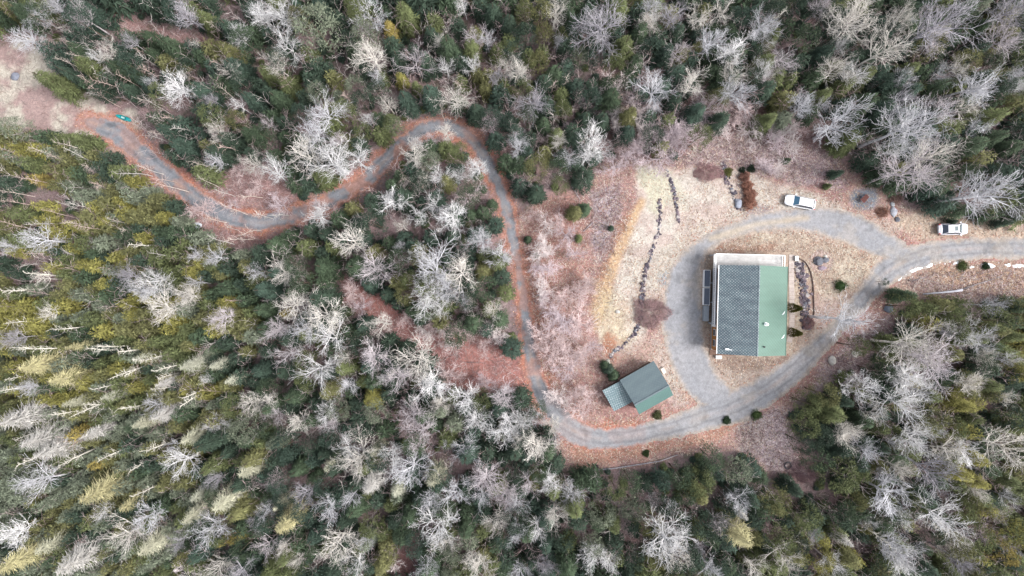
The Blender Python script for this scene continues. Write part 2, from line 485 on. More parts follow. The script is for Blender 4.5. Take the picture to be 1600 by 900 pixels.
ISL = [(1112,395),(1135,375),(1180,364),(1260,366),(1330,378),(1372,402),(1362,430),(1330,462),(1300,490),(1270,515),(1245,545),(1210,572),(1160,583),(1120,575),(1100,540),(1102,450)]
blend(poly_sd(ISL, PX, PY), two((216,196,168), (194,166,142), n2, .35, .65), 10, 1.0, 0.6, .5)
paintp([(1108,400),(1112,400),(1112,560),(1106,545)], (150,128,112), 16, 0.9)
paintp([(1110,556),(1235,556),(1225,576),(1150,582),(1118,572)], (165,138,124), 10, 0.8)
paintp([(1255,425),(1275,450),(1275,500),(1258,510)], (206,158,140), 14, 0.7)
paintp([(1270,470),(1310,470),(1320,500),(1280,512)], (204,170,160), 14, 0.7)
paintp([(1120,383),(1210,383),(1215,396),(1120,396)], (172,118,92), 8, 0.8)
paintp([(1186,640),(1225,640),(1238,700),(1260,742),(1210,738),(1160,700)], (214,190,190), 16, 1.0, 1.0)
paintp([(1150,655),(1190,645),(1200,700),(1160,700)], (216,196,186), 16, 0.8, 1.0)
paintp([(875,690),(930,704),(1060,690),(1150,660),(1120,690),(1020,712),(900,728)], (208,150,124), 10, 0.9, 0.9)
paintp([(1400,425),(1440,412),(1610,408),(1610,470),(1440,468),(1390,480)], (190,158,140), 12, 0.9, 0.9)
paintp([(1460,420),(1600,418),(1600,455),(1470,445)], (206,164,124), 18, 0.8, 0.9)
paintp([(1400,335),(1460,320),(1500,340),(1610,355),(1610,375),(1440,372),(1405,352)], (218,192,164), 10, 0.9, 0.7)
paintp([(1120,215),(1200,212),(1300,240),(1330,285),(1240,290),(1160,262),(1095,262),(1060,258)], (204,176,170), 14, 0.9, 1.0)
paintp([(1205,225),(1250,235),(1310,262),(1330,300),(1270,292),(1230,262)], (196,168,170), 12, 0.7, 1.0)
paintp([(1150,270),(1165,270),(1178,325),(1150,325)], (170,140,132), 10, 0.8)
paintp([(1290,560),(1340,520),(1395,490),(1385,530),(1300,610),(1262,620)], (200,172,170), 12, 0.9, 1.0)
paintp([(1165,322),(1205,325),(1200,338),(1165,338)], (178,160,158), 8, 0.8)
for (cx, cy, rr, cc) in ((1352,308,30,(206,160,144)), (1005,720,0,(0,0,0))):
    if rr: blend(np.hypot((PX - cx) / 1.1, PY - cy) - rr, C(*cc), 8, 0.9)
blend(np.hypot((PX - 1350) / 1.25, PY - 310) - 17, C(150,156,166), 6, 1.0, 0.4, .3)
blend(np.hypot((PX - 1040) / 1.1, PY - 437) - 9, C(176,186,190), 8, 0.9, 0.4, .4)
blend(abs(np.hypot((PX - 1283) , PY - 409) - 18) - 0.8, C(120,92,88), 3, 0.8, jk=.03)
blend(np.hypot((PX - 1283) , PY - 409) - 17, C(206,172,164), 4, 0.7, jk=.05)
# leaves drifted along both sides of the drive, thick in the woods and thin by the house
wood = np.clip((1010 - PX) / 80, 0, 1)
lf = 0.9 * np.clip(1 - (rsd + 0 - (n2 - 0.46) * 36) / 7, 0, 1) * (rsd > -16)
lf = lf * (0.45 + 0.55 * wood) * np.clip(0.25 + 1.7 * (fbm(PX + 210, PY, 34, 3) - 0.22), 0.15, 1) * np.where((PX > 1020) & (PY < 610), 0.15, 1)
lc = two((222,142,108), (208,138,118), n3, .4, .6)
w = lf[:, None]
col = col * (1 - w) + lc * w
gz = (fbm(PX, PY, 40, 3) - 0.5) * 0.25 * np.clip(rsd / 30, 0, 1)
hsd = poly_sd([(1100,385),(1280,385),(1280,570),(1100,570)], PX, PY); gsd = poly_sd([(935,560),(1060,560),(1060,655),(935,655)], PX, PY)
gz = gz * np.clip(np.minimum(hsd, gsd) / 30, 0, 1) * (abs(x) < 120)
V = np.stack([x, y, gz], 1)
nx, ny = len(gx), len(gy)
I = np.arange(nx * ny).reshape(ny, nx)
F = np.stack([I[:-1, :-1].ravel(), I[:-1, 1:].ravel(), I[1:, 1:].ravel(), I[1:, :-1].ravel()], 1)
lum = col @ np.array([.3, .59, .11]); col = (col * 0.78 + lum[:, None] * 0.16) * np.array([0.97, 1.0, 1.05]) * (0.88 + 0.28 * n3[:, None])
o = link('ground', np_mesh('ground', V, F, {'cover': np.hstack([np.clip(col, 0, 0.9), amp[:, None]])}, True), M_ground)
tag(o, kind='structure')

# driveway: gravel sheet a few centimetres proud, ragged edge, leaves blown over it
st = 1.6
rx = np.arange(100, 1800, st); ry = np.arange(150, 720, st)
QX, QY = np.meshgrid(rx, ry); qx = QX.ravel(); qy = QY.ravel()
sd = road_sd(qx, qy) + (fbm(qx, qy, 14, 4) - 0.5) * 9 + (fbm(qx + 300, qy, 4, 2) - 0.5) * 5
g1 = fbm(qx, qy, 40, 4)[:, None]
c = C(184,182,184) * (1 - g1) + C(164,166,172) * g1
west = np.clip((900 - qx) / 60, 0, 1)[:, None]
c = c * (1 - west) + (C(146,153,162) * (1 - g1) + C(162,162,168) * g1) * west
lat = road_lat(qx, qy); jl = (fbm(qx + 9, qy, 20, 3) - 0.5) * 4
rut = np.exp(-((lat - 7.5 + jl) / 1.9) ** 2)[:, None] * 0.22
strip_ = np.exp(-((lat + jl) / 3.0) ** 2)[:, None] * np.clip((fbm(qx, qy + 70, 18, 3) - 0.3) * 2.5, 0, 1)[:, None] * np.where(qx < 900, 0.5, 0.3)[:, None]
c = c * (1 - rut)
c = c * (1 - strip_) + C(200,172,152) * strip_
pud = np.clip((fbm(qx + 800, qy + 300, 16, 3) - 0.62) * 7, 0, 1)[:, None] * 0.22
c = c * (1 - pud)
e = np.clip((sd + np.where(qx > 1010, 9, 6)) / np.where(qx > 1010, 9, 6), 0, 1)[:, None]                       # towards the edge: grit, straw, leaves
ec = np.where((qx > 1010)[:, None], C(204,184,164), C(214,148,118))
c = c * (1 - 0.75 * e) + ec * 0.75 * e
mid = np.clip((fbm(qx + 50, qy + 50, 26, 4) - 0.52) * 9, 0, 1)[:, None]
lw = np.where((qx > 1010) & (qy < 640), 0.2, np.where(qy > 600, 0.1, np.where((qx > 480) & (qx < 640), 0.55, np.where((qx > 780), 0.42, 0.3))))[:, None]
c = c * (1 - mid * lw) + np.where((qx > 1010)[:, None], C(208,190,166), C(212,148,122)) * mid * lw
# paler strip between the wheel tracks at the top of the loop
up = np.clip(1 - abs(poly_sd([(1110,372),(1180,350),(1260,340),(1261,341),(1180,352),(1111,374)], qx, qy)) / 7, 0, 1)[:, None]
c = c * (1 - 0.6 * up) + C(216,198,172) * 0.6 * up
am = np.full(len(qx), 0.35) + 0.3 * e[:, 0]
inside = (sd < 0).reshape(QX.shape)
cell = inside[:-1, :-1] & inside[1:, 1:] & inside[1:, :-1] & inside[:-1, 1:]
I = np.arange(QX.size).reshape(QX.shape)
F = np.stack([I[1:, :-1][cell], I[1:, 1:][cell], I[:-1, 1:][cell], I[:-1, :-1][cell]], 1)
used = np.unique(F); remap = np.full(QX.size, -1); remap[used] = np.arange(len(used))
crown = 0.03 + np.clip(-sd / 20, 0, 1) * 0.05
V = np.stack([(qx - 800) / 10, (450 - qy) / 10, crown], 1)[used]
o = link('driveway', np_mesh('driveway', V, remap[F], {'cover': np.hstack([c, am[:, None]])[used]}, True), M_ground)
tag(o, kind='structure')
# ------------------------------------------------------------------ trees: shape builders
def seg_mesh(name, segs, n=3, vlo=0.85, vhi=1.15, seed=0):
    S = np.array([(*a, *b, r0, r1) for a, b, r0, r1 in segs], float)
    A = S[:, 0:3]; B = S[:, 3:6]; D = B - A; L = np.linalg.norm(D, axis=1, keepdims=True) + 1e-9; D = D / L
    up = np.tile(np.array([[0.13, 0.29, 0.95]]), (len(S), 1))
    U = np.cross(D, up); U /= (np.linalg.norm(U, axis=1, keepdims=True) + 1e-9); Wv = np.cross(D, U)
    ang = np.arange(n) * 2 * pi / n
    ring = U[:, None, :] * np.cos(ang)[None, :, None] + Wv[:, None, :] * np.sin(ang)[None, :, None]
    V = np.concatenate([A[:, None, :] + ring * S[:, 6][:, None, None], B[:, None, :] + ring * S[:, 7][:, None, None]], 1)
    base = (np.arange(len(S)) * 2 * n)[:, None]
    F = []
    for k in range(n):
        k2 = (k + 1) % n
        F.append(base + np.array([[k, k2, n + k2, n + k]]))
    F = np.concatenate(F, 0)
    rr = np.random.RandomState(seed)
    v = np.repeat(vlo + (vhi - vlo) * rr.rand(len(S)), 2 * n)
    return np_mesh(name, V.reshape(-1, 3), F, {'v': v}, True)

def rnd_perp(rng, d):
    while True:
        v = Vector((rng.gauss(0, 1), rng.gauss(0, 1), rng.gauss(0, 1)))
        p = v - d * v.dot(d)
        if p.length > 0.2: return p.normalized()

def bare_tree(seed, h=12.0, r=3.0, limbs=6, fork=0.45, dens=1.0, twig=0.022, trunk_r=0.17, crooked=0.16, lift=0.10, spread=1.0, deep=1):
    rng = random.Random(seed); trunk = []; crown = []
    def grow(p, d, L, rad, depth):
        n = 5 if depth < 2 else (4 if depth == 2 else 2)
        pts = [p]
        for i in range(n):
            d = (d + rnd_perp(rng, d) * crooked * rng.uniform(0.4, 1.4) + Vector((0, 0, lift * (1.0 if depth < 3 else 0.4)))).normalized()
            q = p + d * (L / n)
            r0 = max(rad * (1 - 0.7 * i / n), twig * 0.6); r1 = max(rad * (1 - 0.7 * (i + 1) / n), twig * 0.5)
            crown.append((p, q, r0, r1))
            if depth < 3 + deep and (i >= 1 or depth >= 1):
                kids = (2 if rng.random() < 0.5 * dens else 1) if depth < 3 else (1 if rng.random() < 0.55 * dens else 0)
                for _ in range(kids):
                    a = radians(rng.uniform(24, 52))
                    dd = (d * cos(a) + rnd_perp(rng, d) * sin(a)).normalized()
                    if dd.z < -0.2: dd.z *= -0.3; dd.normalize()
                    grow(q, dd, L * rng.uniform(0.36, 0.6) * (1.15 - 0.35 * i / n), r1 * 0.7, depth + 1)
            p = q
    # trunk
    p = Vector((0, 0, -0.15)); d = Vector((0, 0, 1)); tp = [p]
    nt_ = 7; top = h * (fork + 0.25)
    for i in range(nt_):
        d = (d + rnd_perp(rng, d) * 0.06).normalized(); p = p + d * (top / nt_); tp.append(p)
    for i in range(nt_):
        trunk.append((tp[i], tp[i + 1], trunk_r * (1 - 0.75 * i / nt_), trunk_r * (1 - 0.75 * (i + 1) / nt_)))
    for k in range(limbs):
        f = fork / (fork + 0.25) + (1 - fork / (fork + 0.25)) * (k + 0.5) / limbs
        i = min(int(f * nt_), nt_ - 1); q = tp[i].lerp(tp[i + 1], f * nt_ - i)
        az = k * 2.4 + rng.uniform(-0.5, 0.5); el = radians(rng.uniform(18, 48) + 22 * f)
        dd = Vector((cos(az) * cos(el) , sin(az) * cos(el), sin(el)))
        grow(q, dd, r * spread * rng.uniform(0.75, 1.15) * (1.25 - 0.35 * f), trunk_r * (0.62 - 0.2 * f), 1)
    grow(tp[-1], Vector((rng.uniform(-.3, .3), rng.uniform(-.3, .3), 1)).normalized(), h * 0.22, trunk_r * 0.25, 1)
    return trunk, crown

def slim_tree(seed, h=8.0, trunk_r=0.07, stubs=14, sl=0.7, lean=0.05, twig=0.014):
    rng = random.Random(seed); trunk = []; crown = []
    p = Vector((0, 0, -0.1)); d = Vector((0, 0, 1)); n = 8; tp = [p]
    for i in range(n):
        d = (d + rnd_perp(rng, d) * lean).normalized(); p = p + d * (h / n); tp.append(p)
        trunk.append((tp[-2], tp[-1], trunk_r * (1 - 0.8 * i / n), trunk_r * (1 - 0.8 * (i + 1) / n)))
    for k in range(stubs):
        f = 0.4 + 0.6 * (k + rng.random()) / stubs; i = min(int(f * n), n - 1); q = tp[i].lerp(tp[i + 1], f * n - i)
        az = rng.uniform(0, 2 * pi); el = radians(rng.uniform(15, 55)); L = sl * rng.uniform(0.5, 1.3) * (1.35 - f * 0.7)
        a = q
        dd = Vector((cos(az) * cos(el), sin(az) * cos(el), sin(el)))
        for s in range(2):
            dd = (dd + rnd_perp(rng, dd) * 0.2 + Vector((0, 0, 0.1))).normalized(); b = a + dd * L / 2
            crown.append((a, b, trunk_r * 0.3 / (s + 1) + twig * .5, twig * 0.7))
            for _ in range(2):
                d2 = (dd + rnd_perp(rng, dd) * 0.7).normalized(); crown.append((b, b + d2 * L * 0.45, twig * 0.7, twig * 0.4))
            a = b
    return trunk, crown

def conifer(seed, h=9.0, r=1.6, n=2300, boughs=9, layers=11, sp=0.30, lo=0.08, power=0.85, wide=0.26, thin=0.0, vmul=1.0):
    """cone of needle sprays grouped into boughs that differ in length and tone: returns V, F(tri), v"""
    rr = np.random.RandomState(seed)
    f = 1 - np.sqrt(rr.rand(n * 2)) ; f = lo + (1 - lo) * np.abs(1 - np.sqrt(rr.rand(n * 2) * 0.97 + 0.03))
    lay = np.floor((f - lo) / (1 - lo) * layers).astype(int)
    az = rr.rand(n * 2) * 2 * pi
    off = rr.rand(layers + 2) * 6.28
    bi = np.floor((az + off[lay]) % (2 * pi) / (2 * pi) * boughs).astype(int)
    tab = rr.uniform(0.74, 1.16, (layers + 2, boughs)); ton = rr.uniform(0.66, 1.32, (layers + 2, boughs)); liv = rr.rand(layers + 2, boughs) >= thin
    inb = ((az + off[lay]) % (2 * pi) / (2 * pi) * boughs) % 1.0            # place across the bough, 0..1
    taper = 1 - 0.42 * np.abs(inb * 2 - 1) ** 2
    R = (r * (1 - f) ** power + 0.05) * tab[lay, bi] * taper
    t = rr.rand(n * 2) ** 0.6
    d = R * (0.12 + 0.88 * t)
    keep = liv[lay, bi]
    az, d, f, t, R, lay, bi = (q[keep][:n] for q in (az, d, f, t, R, lay, bi)); m = len(az)
    z = h * f - 0.30 * d + rr.normal(0, 0.03, m) * h / 9
    an = az + rr.normal(0, 0.75, m); l = sp * rr.uniform(0.6, 1.35, m) * (1.1 - 0.45 * f)
    cx, cy = d * np.cos(az), d * np.sin(az); dx, dy = np.cos(an), np.sin(an); w = l * wide * 0.5
    tilt = rr.normal(0, 0.3, m) * l
    A = np.stack([cx + dy * w, cy - dx * w, z], 1); B = np.stack([cx - dy * w, cy + dx * w, z + tilt * 0.3], 1); Cc_ = np.stack([cx + dx * l, cy + dy * l, z - 0.15 * l + tilt], 1)
    V = np.stack([A, B, Cc_], 1).reshape(-1, 3)
    q = ton[lay, bi] * (0.92 + 0.26 * t) * rr.uniform(0.72, 1.28, m) * vmul
    v = np.stack([q, q, q * 1.15], 1).ravel()
    return V, np.arange(len(V)).reshape(-1, 3), v

def puffy(seed, h=10.0, r=2.2, clumps=60, per=34, leaf=0.26, lo=0.35):
    """open pine crown: rounded tufts of long needles set around the trunk, with gaps between"""
    rr = np.random.RandomState(seed); V = []; vv = []
    for c in range(clumps):
        f = lo + (1 - lo) * rr.rand() ** 0.8
        R = r * math.sqrt(max(0.0, 1 - ((f - lo) / (1 - lo)) ** 2.0)) * (0.5 + 0.5 * rr.rand()) ** 0.6 + 0.1
        a = rr.rand() * 6.283; cx, cy, cz = R * cos(a), R * sin(a), h * f
        cr = rr.uniform(0.35, 0.62) * r / 2.2 * 1.15; tone = rr.uniform(0.62, 1.35)
        for _ in range(per):
            d = rr.normal(size=3); d /= np.linalg.norm(d); d[2] = abs(d[2]) * 0.8 - 0.15
            p = np.array([cx, cy, cz]) + d * cr * rr.uniform(0.35, 1.0)
            t = rr.normal(size=3); t -= d * t.dot(d); t /= np.linalg.norm(t)
            l = leaf * rr.uniform(0.7, 1.3); e = d * 0.75 + rr.normal(size=3) * 0.3
            V += [tuple(p - t * l * 0.2), tuple(p + t * l * 0.2), tuple(p + e * l)]
            q = tone * rr.uniform(0.8, 1.2); vv += [q, q, q * 1.15]
    V = np.array(V); F = np.arange(len(V)).reshape(-1, 3)
    return V, F, np.array(vv)

def stem_segs(h, r0, seed=0, frac=0.95):
    rng = random.Random(seed); p = Vector((0, 0, -0.15)); out = []
    for i in range(5):
        q = Vector((rng.gauss(0, .03), rng.gauss(0, .03), h * frac * (i + 1) / 5)); out.append((p, q, r0 * (1 - 0.17 * i), r0 * (1 - 0.17 * (i + 1)))); p = q
    return out

# variants (built once, shared by their copies)
VAR = {}
def add_var(kind, tseg, crown_me, h, r, tn=6):
    VAR.setdefault(kind, []).append((seg_mesh('trunk', tseg, tn, seed=len(VAR.get(kind, []))), crown_me, h, r))
def crown_radius(segs):
    return float(np.percentile([hypot(b[0], b[1]) for a, b, _, _ in segs], 90))
for i in range(9):
    t_, c_ = bare_tree(100 + i, 12, 3.0, limbs=7 + i % 4, fork=0.30 + 0.04 * (i % 5), crooked=0.09 + 0.025 * (i % 4), lift=0.07 + 0.03 * (i % 4), twig=0.015)
    add_var('maple', t_, seg_mesh('crown', c_, 3, 0.8, 1.15, i), 12, crown_radius(c_))
for i in range(5):
    t_, c_ = bare_tree(200 + i, 11, 2.2, limbs=8, fork=0.30, dens=0.9, crooked=0.15, lift=0.13, trunk_r=0.12, twig=0.014)
    add_var('birch', t_, seg_mesh('crown', c_, 3, 0.85, 1.15, 50 + i), 11, crown_radius(c_))
for i in range(5):
    t_, c_ = bare_tree(300 + i, 7.0, 1.8, limbs=6, fork=0.12, dens=0.95, crooked=0.16, lift=0.24, trunk_r=0.085, twig=0.014, spread=1.0)
    add_var('pink', t_, seg_mesh('crown', c_, 3, 0.8, 1.15, 80 + i), 7, crown_radius(c_))
for i in range(5):
    t_, c_ = slim_tree(400 + i, 8, 0.065, 14 + 3 * i, 0.8)
    add_var('slim', t_, seg_mesh('crown', c_, 3, 0.85, 1.15, 120 + i), 8, 0.9)
for i in range(4):
    t_, c_ = slim_tree(500 + i, 10, 0.13, 26, 0.75, 0.04, 0.02)
    add_var('snag', t_, seg_mesh('crown', c_, 3, 0.85, 1.15, 140 + i), 10, 0.9)
SPR = []
for i in range(7):
    V, F, v = conifer(600 + i, 9, 1.6, 3400, 8 + i % 4, 10 + i % 4)
    add_var('spruce', stem_segs(9, 0.12, i), np_mesh('crown', V, F, {'v': v}), 9, 1.6)
for i in range(4):
    V, F, v = puffy(700 + i, 9, 2.2, 62)
    add_var('pine', stem_segs(9, 0.15, i, 0.85), np_mesh('crown', V, F, {'v': v}), 9, 2.4)
for i in range(4):
    V, F, v = conifer(800 + i, 9.5, 1.7, 1500, 9, 15, power=0.65, thin=0.32, sp=0.34, wide=0.2)
    rngl = random.Random(i); tw = []
    for k in range(300):
        z = 9.5 * rngl.uniform(0.15, 0.97); a = rngl.uniform(0, 6.28); L = (1.9 * (1 - z / 9.5) ** 0.7 + 0.15) * rngl.uniform(.7, 1.35)
        tw.append((Vector((0, 0, z)), Vector((cos(a) * L, sin(a) * L, z - 0.1 * L)), 0.03, 0.012))
    tv = seg_mesh('tmp', tw, 3)
    me = np_mesh('crown', V, F, {'v': v}); bmv = len(me.vertices)
    TV = np.zeros(len(tv.vertices) * 3, dtype=np.float32); tv.vertices.foreach_get('co', TV); TV = TV.reshape(-1, 3)
    TF = np.zeros(len(tv.polygons) * 4, dtype=np.int32); tv.loops.foreach_get('vertex_index', TF); TF = TF.reshape(-1, 4)
    tri = np.concatenate([TF[:, :3], TF[:, [0, 2, 3]]], 0) + len(V)
    me = np_mesh('crown', np.concatenate([V, TV]), np.concatenate([F, tri]), {'v': np.concatenate([v, np.full(len(TV), 1.1)])})
    add_var('lichen', stem_segs(9.5, 0.13, i), me, 9.5, 1.7)
for k, vs in VAR.items():
    for t_, c_, _, _ in vs:
        t_.materials.append(M_bark)
        c_.materials.append(M_needles if k in ('spruce', 'pine', 'lichen') else M_bark)

# ------------------------------------------------------------------ where each bare tree's crown shows (x, y, radius in pixels)
MAPLES = """120,22,20 50,20,18 145,85,18 292,20,22 372,55,18 275,135,26 235,128,10 355,105,16 338,207,20 367,160,14 398,12,16 203,65,12 155,78,20 28,55,25 85,8,18 330,155,10
405,18,18 438,18,28 450,65,26 430,100,18 572,15,28 572,45,14 580,88,26 582,120,16 645,92,30 687,58,16 742,48,20 762,58,14 737,100,14 695,100,14 712,150,28 507,168,34 485,208,30 605,162,16 572,185,12 527,215,16 792,92,18 725,4,14 775,120,14 697,205,14 675,212,12 648,222,14 415,190,14
805,112,20 870,15,24 940,38,42 873,65,10 1020,5,18 1017,32,20 1052,22,20 1090,20,22 1132,10,26 1192,38,26 1115,60,24 1065,78,18 1150,85,26 1192,110,16 1140,120,24 1150,140,26 832,160,26 1032,140,34 1082,130,22 812,212,16 877,215,16 925,212,24
1227,82,26 1205,50,18 1205,118,14 1287,8,20 1350,25,38 1405,28,22 1380,78,34 1312,100,30 1330,120,24 1480,28,42 1470,58,24 1585,15,28 1575,58,30 1510,95,20 1527,130,30 1480,112,18 1487,160,24 1522,160,24 1410,148,22 1415,122,16 1335,185,38 1430,195,52 1255,165,20 1285,160,14 1537,190,18 1597,115,18 1592,135,12 1310,68,16
1443,260,48 1550,297,44 1408,233,26 1470,238,36 1597,325,14
50,372,24 5,385,16 232,432,30 335,400,16 395,250,22 335,247,16 397,425,16 58,435,16 300,397,12 197,432,20 297,442,14
420,270,26 517,252,36 475,240,30 550,245,30 500,340,20 495,320,12 610,307,24 647,240,22 685,272,18 715,267,16 747,262,18 675,315,22 707,337,24 650,342,16 550,385,32 582,420,32 675,425,38 720,430,28 752,377,20 780,400,22 627,355,14 437,430,26 625,385,10 662,275,12 652,400,16 725,395,10
812,232,16 890,245,18 925,235,24
250,482,28 287,467,22 220,457,16 75,487,14 347,497,20 15,530,18 395,630,22 40,610,16 235,635,18 332,662,18 322,595,10
455,475,28 500,495,32 475,515,28 425,512,20 442,557,24 512,532,34 487,582,36 535,565,16 540,605,16 597,510,20 590,557,26 600,592,16 650,565,36 620,590,24 670,600,28 642,650,30 660,462,30 685,482,20 697,455,22 720,470,14 770,485,16 692,635,20 725,625,24 745,657,22 782,625,26 410,635,22 425,650,16 465,662,20 500,647,22 515,665,14 797,662,20
815,662,20 842,657,16 865,665,14
1320,500,32 1440,542,42 1450,562,38 1517,522,24 1482,512,16 1555,530,22 1542,557,16 1582,567,16 1425,590,30 1355,610,26 1425,635,34 1370,652,18 1525,602,22 1552,477,16 1412,600,18 1340,597,14 1320,670,18 1462,665,18 1587,622,14 1450,615,20
60,760,34 20,830,26 180,845,34 220,815,24 287,722,26 267,700,16 322,832,30 335,755,18 337,887,26 395,817,14 277,845,16 375,892,22 150,805,14
537,702,24 555,725,34 480,775,24 612,715,24 650,682,28 640,737,30 722,707,28 760,750,28 710,767,22 750,780,22 550,775,16 505,805,22 525,845,36 572,847,16 682,830,32 700,860,22 775,822,24 670,890,18 755,890,24 410,857,24 445,860,14 465,880,16 547,895,22 790,775,22 787,685,22 740,870,16 405,802,18 675,785,18
815,690,18 837,707,28 870,690,18 825,757,24 860,765,24 895,777,24 867,800,22 807,790,18 840,830,26 805,830,18 1020,780,14 1055,795,14 1040,845,38 1060,875,24 930,870,22 957,882,18 815,892,22 852,890,18 1157,780,22 1125,820,16 1107,887,18 1180,887,18 1095,860,12
1332,685,22 1365,707,22 1380,745,14 1432,685,26 1400,697,16 1460,732,34 1412,735,18 1485,710,26 1590,707,34 1405,782,32 1467,805,32 1415,810,18 1537,772,16 1585,782,18 1560,810,14 1400,855,26 1415,880,26 1232,875,32 1280,840,14 1307,887,20 1487,855,18 1507,850,16 1505,880,20 1365,825,14 1522,712,22 1585,860,16"""
PINKS = """850,420,20 848,455,18 905,455,20 848,520,20 868,525,24 925,545,16 875,625,18 900,625,18 855,350,20 885,365,18 900,395,16 850,395,18 830,335,14 925,440,14 700,515,14 672,512,12 760,600,16 860,560,18 845,545,12 1005,190,22 1065,175,22 1165,165,20 1130,190,18 1060,225,20 1100,205,18 985,220,18 1022,160,20 940,165,14 325,128,18 635,165,14 762,185,18 962,130,24 997,155,24 1112,162,28 1050,207,34 1012,212,26 1080,195,24 1145,185,26 845,215,14 892,195,12 912,155,12 965,182,20 1215,212,20 1245,212,22 1507,220,18 1360,115,18 305,325,20 137,270,14 135,377,14 430,317,20 710,375,12 632,282,14 732,307,18 1040,238,36 962,255,20 545,460,18 722,517,18 770,520,22 700,590,22 755,600,12 875,500,26 910,508,26 910,560,20 882,550,24 892,580,24 920,622,18 905,645,18 880,470,18 287,887,30 370,707,20 425,765,22 610,885,16 975,825,20 1535,742,20 1550,830,24 700,545,16 660,520,14 850,470,14 395,285,18 365,270,16 1205,258,16 1225,262,14 560,480,16 850,380,14 870,345,16 1250,190,18 755,545,14 630,500,14 1180,200,22 990,235,20 690,520,12 735,480,12 355,318,12"""
LICHENS = """295,572,20 362,595,14 95,592,24 50,572,26 117,542,12 337,572,14 250,650,20 220,662,16 20,657,28 112,630,14 55,690,28 75,707,24 147,772,28 15,882,26 232,855,24 110,882,30 347,787,26 385,735,22 297,685,20 200,790,18 300,807,20 140,680,16 72,855,22 310,775,18 445,820,24 435,790,16 577,760,22 620,767,18 677,750,22 515,730,16 585,707,14 1162,840,28 1322,845,14 220,560,14 170,620,14 255,600,14 1160,805,12"""
SNAGS = """65,548,14 100,512,14 30,452,12 10,455,12 25,505,14 150,552,16 195,552,14 220,565,16 240,560,14 260,575,14 300,613,12 250,610,14 130,638,16 107,717,18 170,715,18 40,720,14 150,637,12 165,605,12 190,580,12 60,430,12 20,590,12 215,380,10 210,730,10 205,640,12 30,545,14 250,590,12 100,650,12 245,700,12 225,770,10 295,620,12 40,680,14 170,545,14 205,575,12 15,610,14 1465,828,16 1370,835,14 1290,28,16 1210,28,14"""
SLIMS = """105,60,12 125,80,12 112,100,12 140,140,12 95,40,12 60,30,12 215,75,12 225,90,12 160,108,14 172,128,14 130,128,14 150,150,14 225,150,12 240,165,14 245,185,14 270,180,16 310,20,12 330,35,12 300,62,12 345,95,10 60,235,12 85,245,10 110,225,12 20,240,12 120,245,14 140,262,12 45,280,12 15,300,12 30,318,14 85,335,12 105,325,12 120,320,12 60,345,12 205,265,12 225,262,14 245,275,14 262,290,14 130,355,10 190,358,12 175,345,10 330,342,16 350,355,14 385,355,14 370,370,14 390,372,12 340,378,12 385,300,14 345,300,12 360,328,14 405,335,12 430,330,12 315,255,12 320,285,12 205,405,10 245,400,10 120,350,12 150,290,12 640,280,10 655,290,10 680,358,10 540,145,12 550,160,12 690,175,10 700,45,10 775,110,10 720,130,8 885,125,8 905,150,8 865,130,8 960,150,8 975,165,8 1212,215,10 385,210,12 355,225,12 1090,232,14 1155,215,12 935,405,8 1235,208,10 700,600,8 350,145,10 180,80,10 230,110,10 190,120,10 255,205,12 280,195,12 245,215,10 20,355,12 60,395,10 100,400,10 45,410,10"""
def parse(s): return [tuple(float(v) for v in q.split(',')) for q in s.split()]
rngT = random.Random(11)
TREES = []       # dicts: kind, crown px, r, colour, tone word
BARKS = [(lin(232,230,230,.84), 'chalk white'), (lin(214,213,217,.8), 'silvery'), (lin(224,218,210,.82), 'cream grey'), (lin(186,182,188,.72), 'ash grey'), (lin(212,203,206,.76), 'pinkish grey')]
def place(kind, px, py, r, colr, tone, hfac=None, bark=None, small=False, zf=0.72):
    base_h = {'maple': 6.0 + r * 0.19, 'birch': 6.5 + r * 0.19, 'pink': 3.0 + r * 0.13, 'slim': 5.5 + r * 0.2, 'snag': 6.5 + r * 0.22, 'spruce': 3.0 + r * 0.30, 'pine': 3.8 + r * 0.24, 'lichen': 5.5 + r * 0.24}[kind]
    h = base_h * (hfac if hfac else rngT.uniform(0.88, 1.12))
    d = hypot(px - 800, py - 450)
    bx, by = 800 + (px - 800) * (H - zf * h) / H, 450 + (py - 450) * (H - zf * h) / H
    TREES.append(dict(kind=kind, px=px, py=py, r=r, h=h, bx=bx, by=by, col=colr, tone=tone, bark=bark, rot=rngT.uniform(0, 6.28), var=rngT.randrange(len(VAR[kind])), lean=None))
    return TREES[-1]
for (px, py, r) in parse(MAPLES):
    c_, tn_ = BARKS[rngT.choice([0, 0, 1, 1, 2, 2, 3, 4])]
    if 380 < px < 800 and 230 < py < 700 and tn_ == 'ash grey': c_, tn_ = BARKS[0]
    hf = 1.25 if (px > 1300 and r > 30) else None
    place('birch' if rngT.random() < 0.3 else 'maple', px, py, r * 1.08, c_, tn_, hfac=hf)
for (px, py, r) in parse(PINKS):
    c_, tn_ = rngT.choice([(lin(220,198,196,.8), 'rosy'), (lin(210,194,198,.8), 'mauve'), (lin(228,216,214,.84), 'pale pinkish')])
    place('pink', px, py, r * 1.1, c_, tn_)
for (px, py, r) in parse(LICHENS):
    c_, tn_ = rngT.choice([(alb(206,204,178), 'cream'), (alb(196,196,176), 'grey green'), (alb(204,196,150), 'straw yellow'), (alb(210,206,200), 'whitish')])
    place('lichen', px, py, r * 0.95, c_, tn_, bark=alb(205,198,190))
for (px, py, r) in parse(SNAGS):
    place('snag', px, py, r, lin(230,224,212,.8), 'bleached')
for (px, py, r) in parse(SLIMS):
    c_, tn_ = rngT.choice([(lin(214,200,190,.75), 'cream'), (lin(204,182,174,.75), 'pinkish'), (lin(206,200,194,.75), 'pale grey')])
    place('slim', px, py, r, c_, tn_)

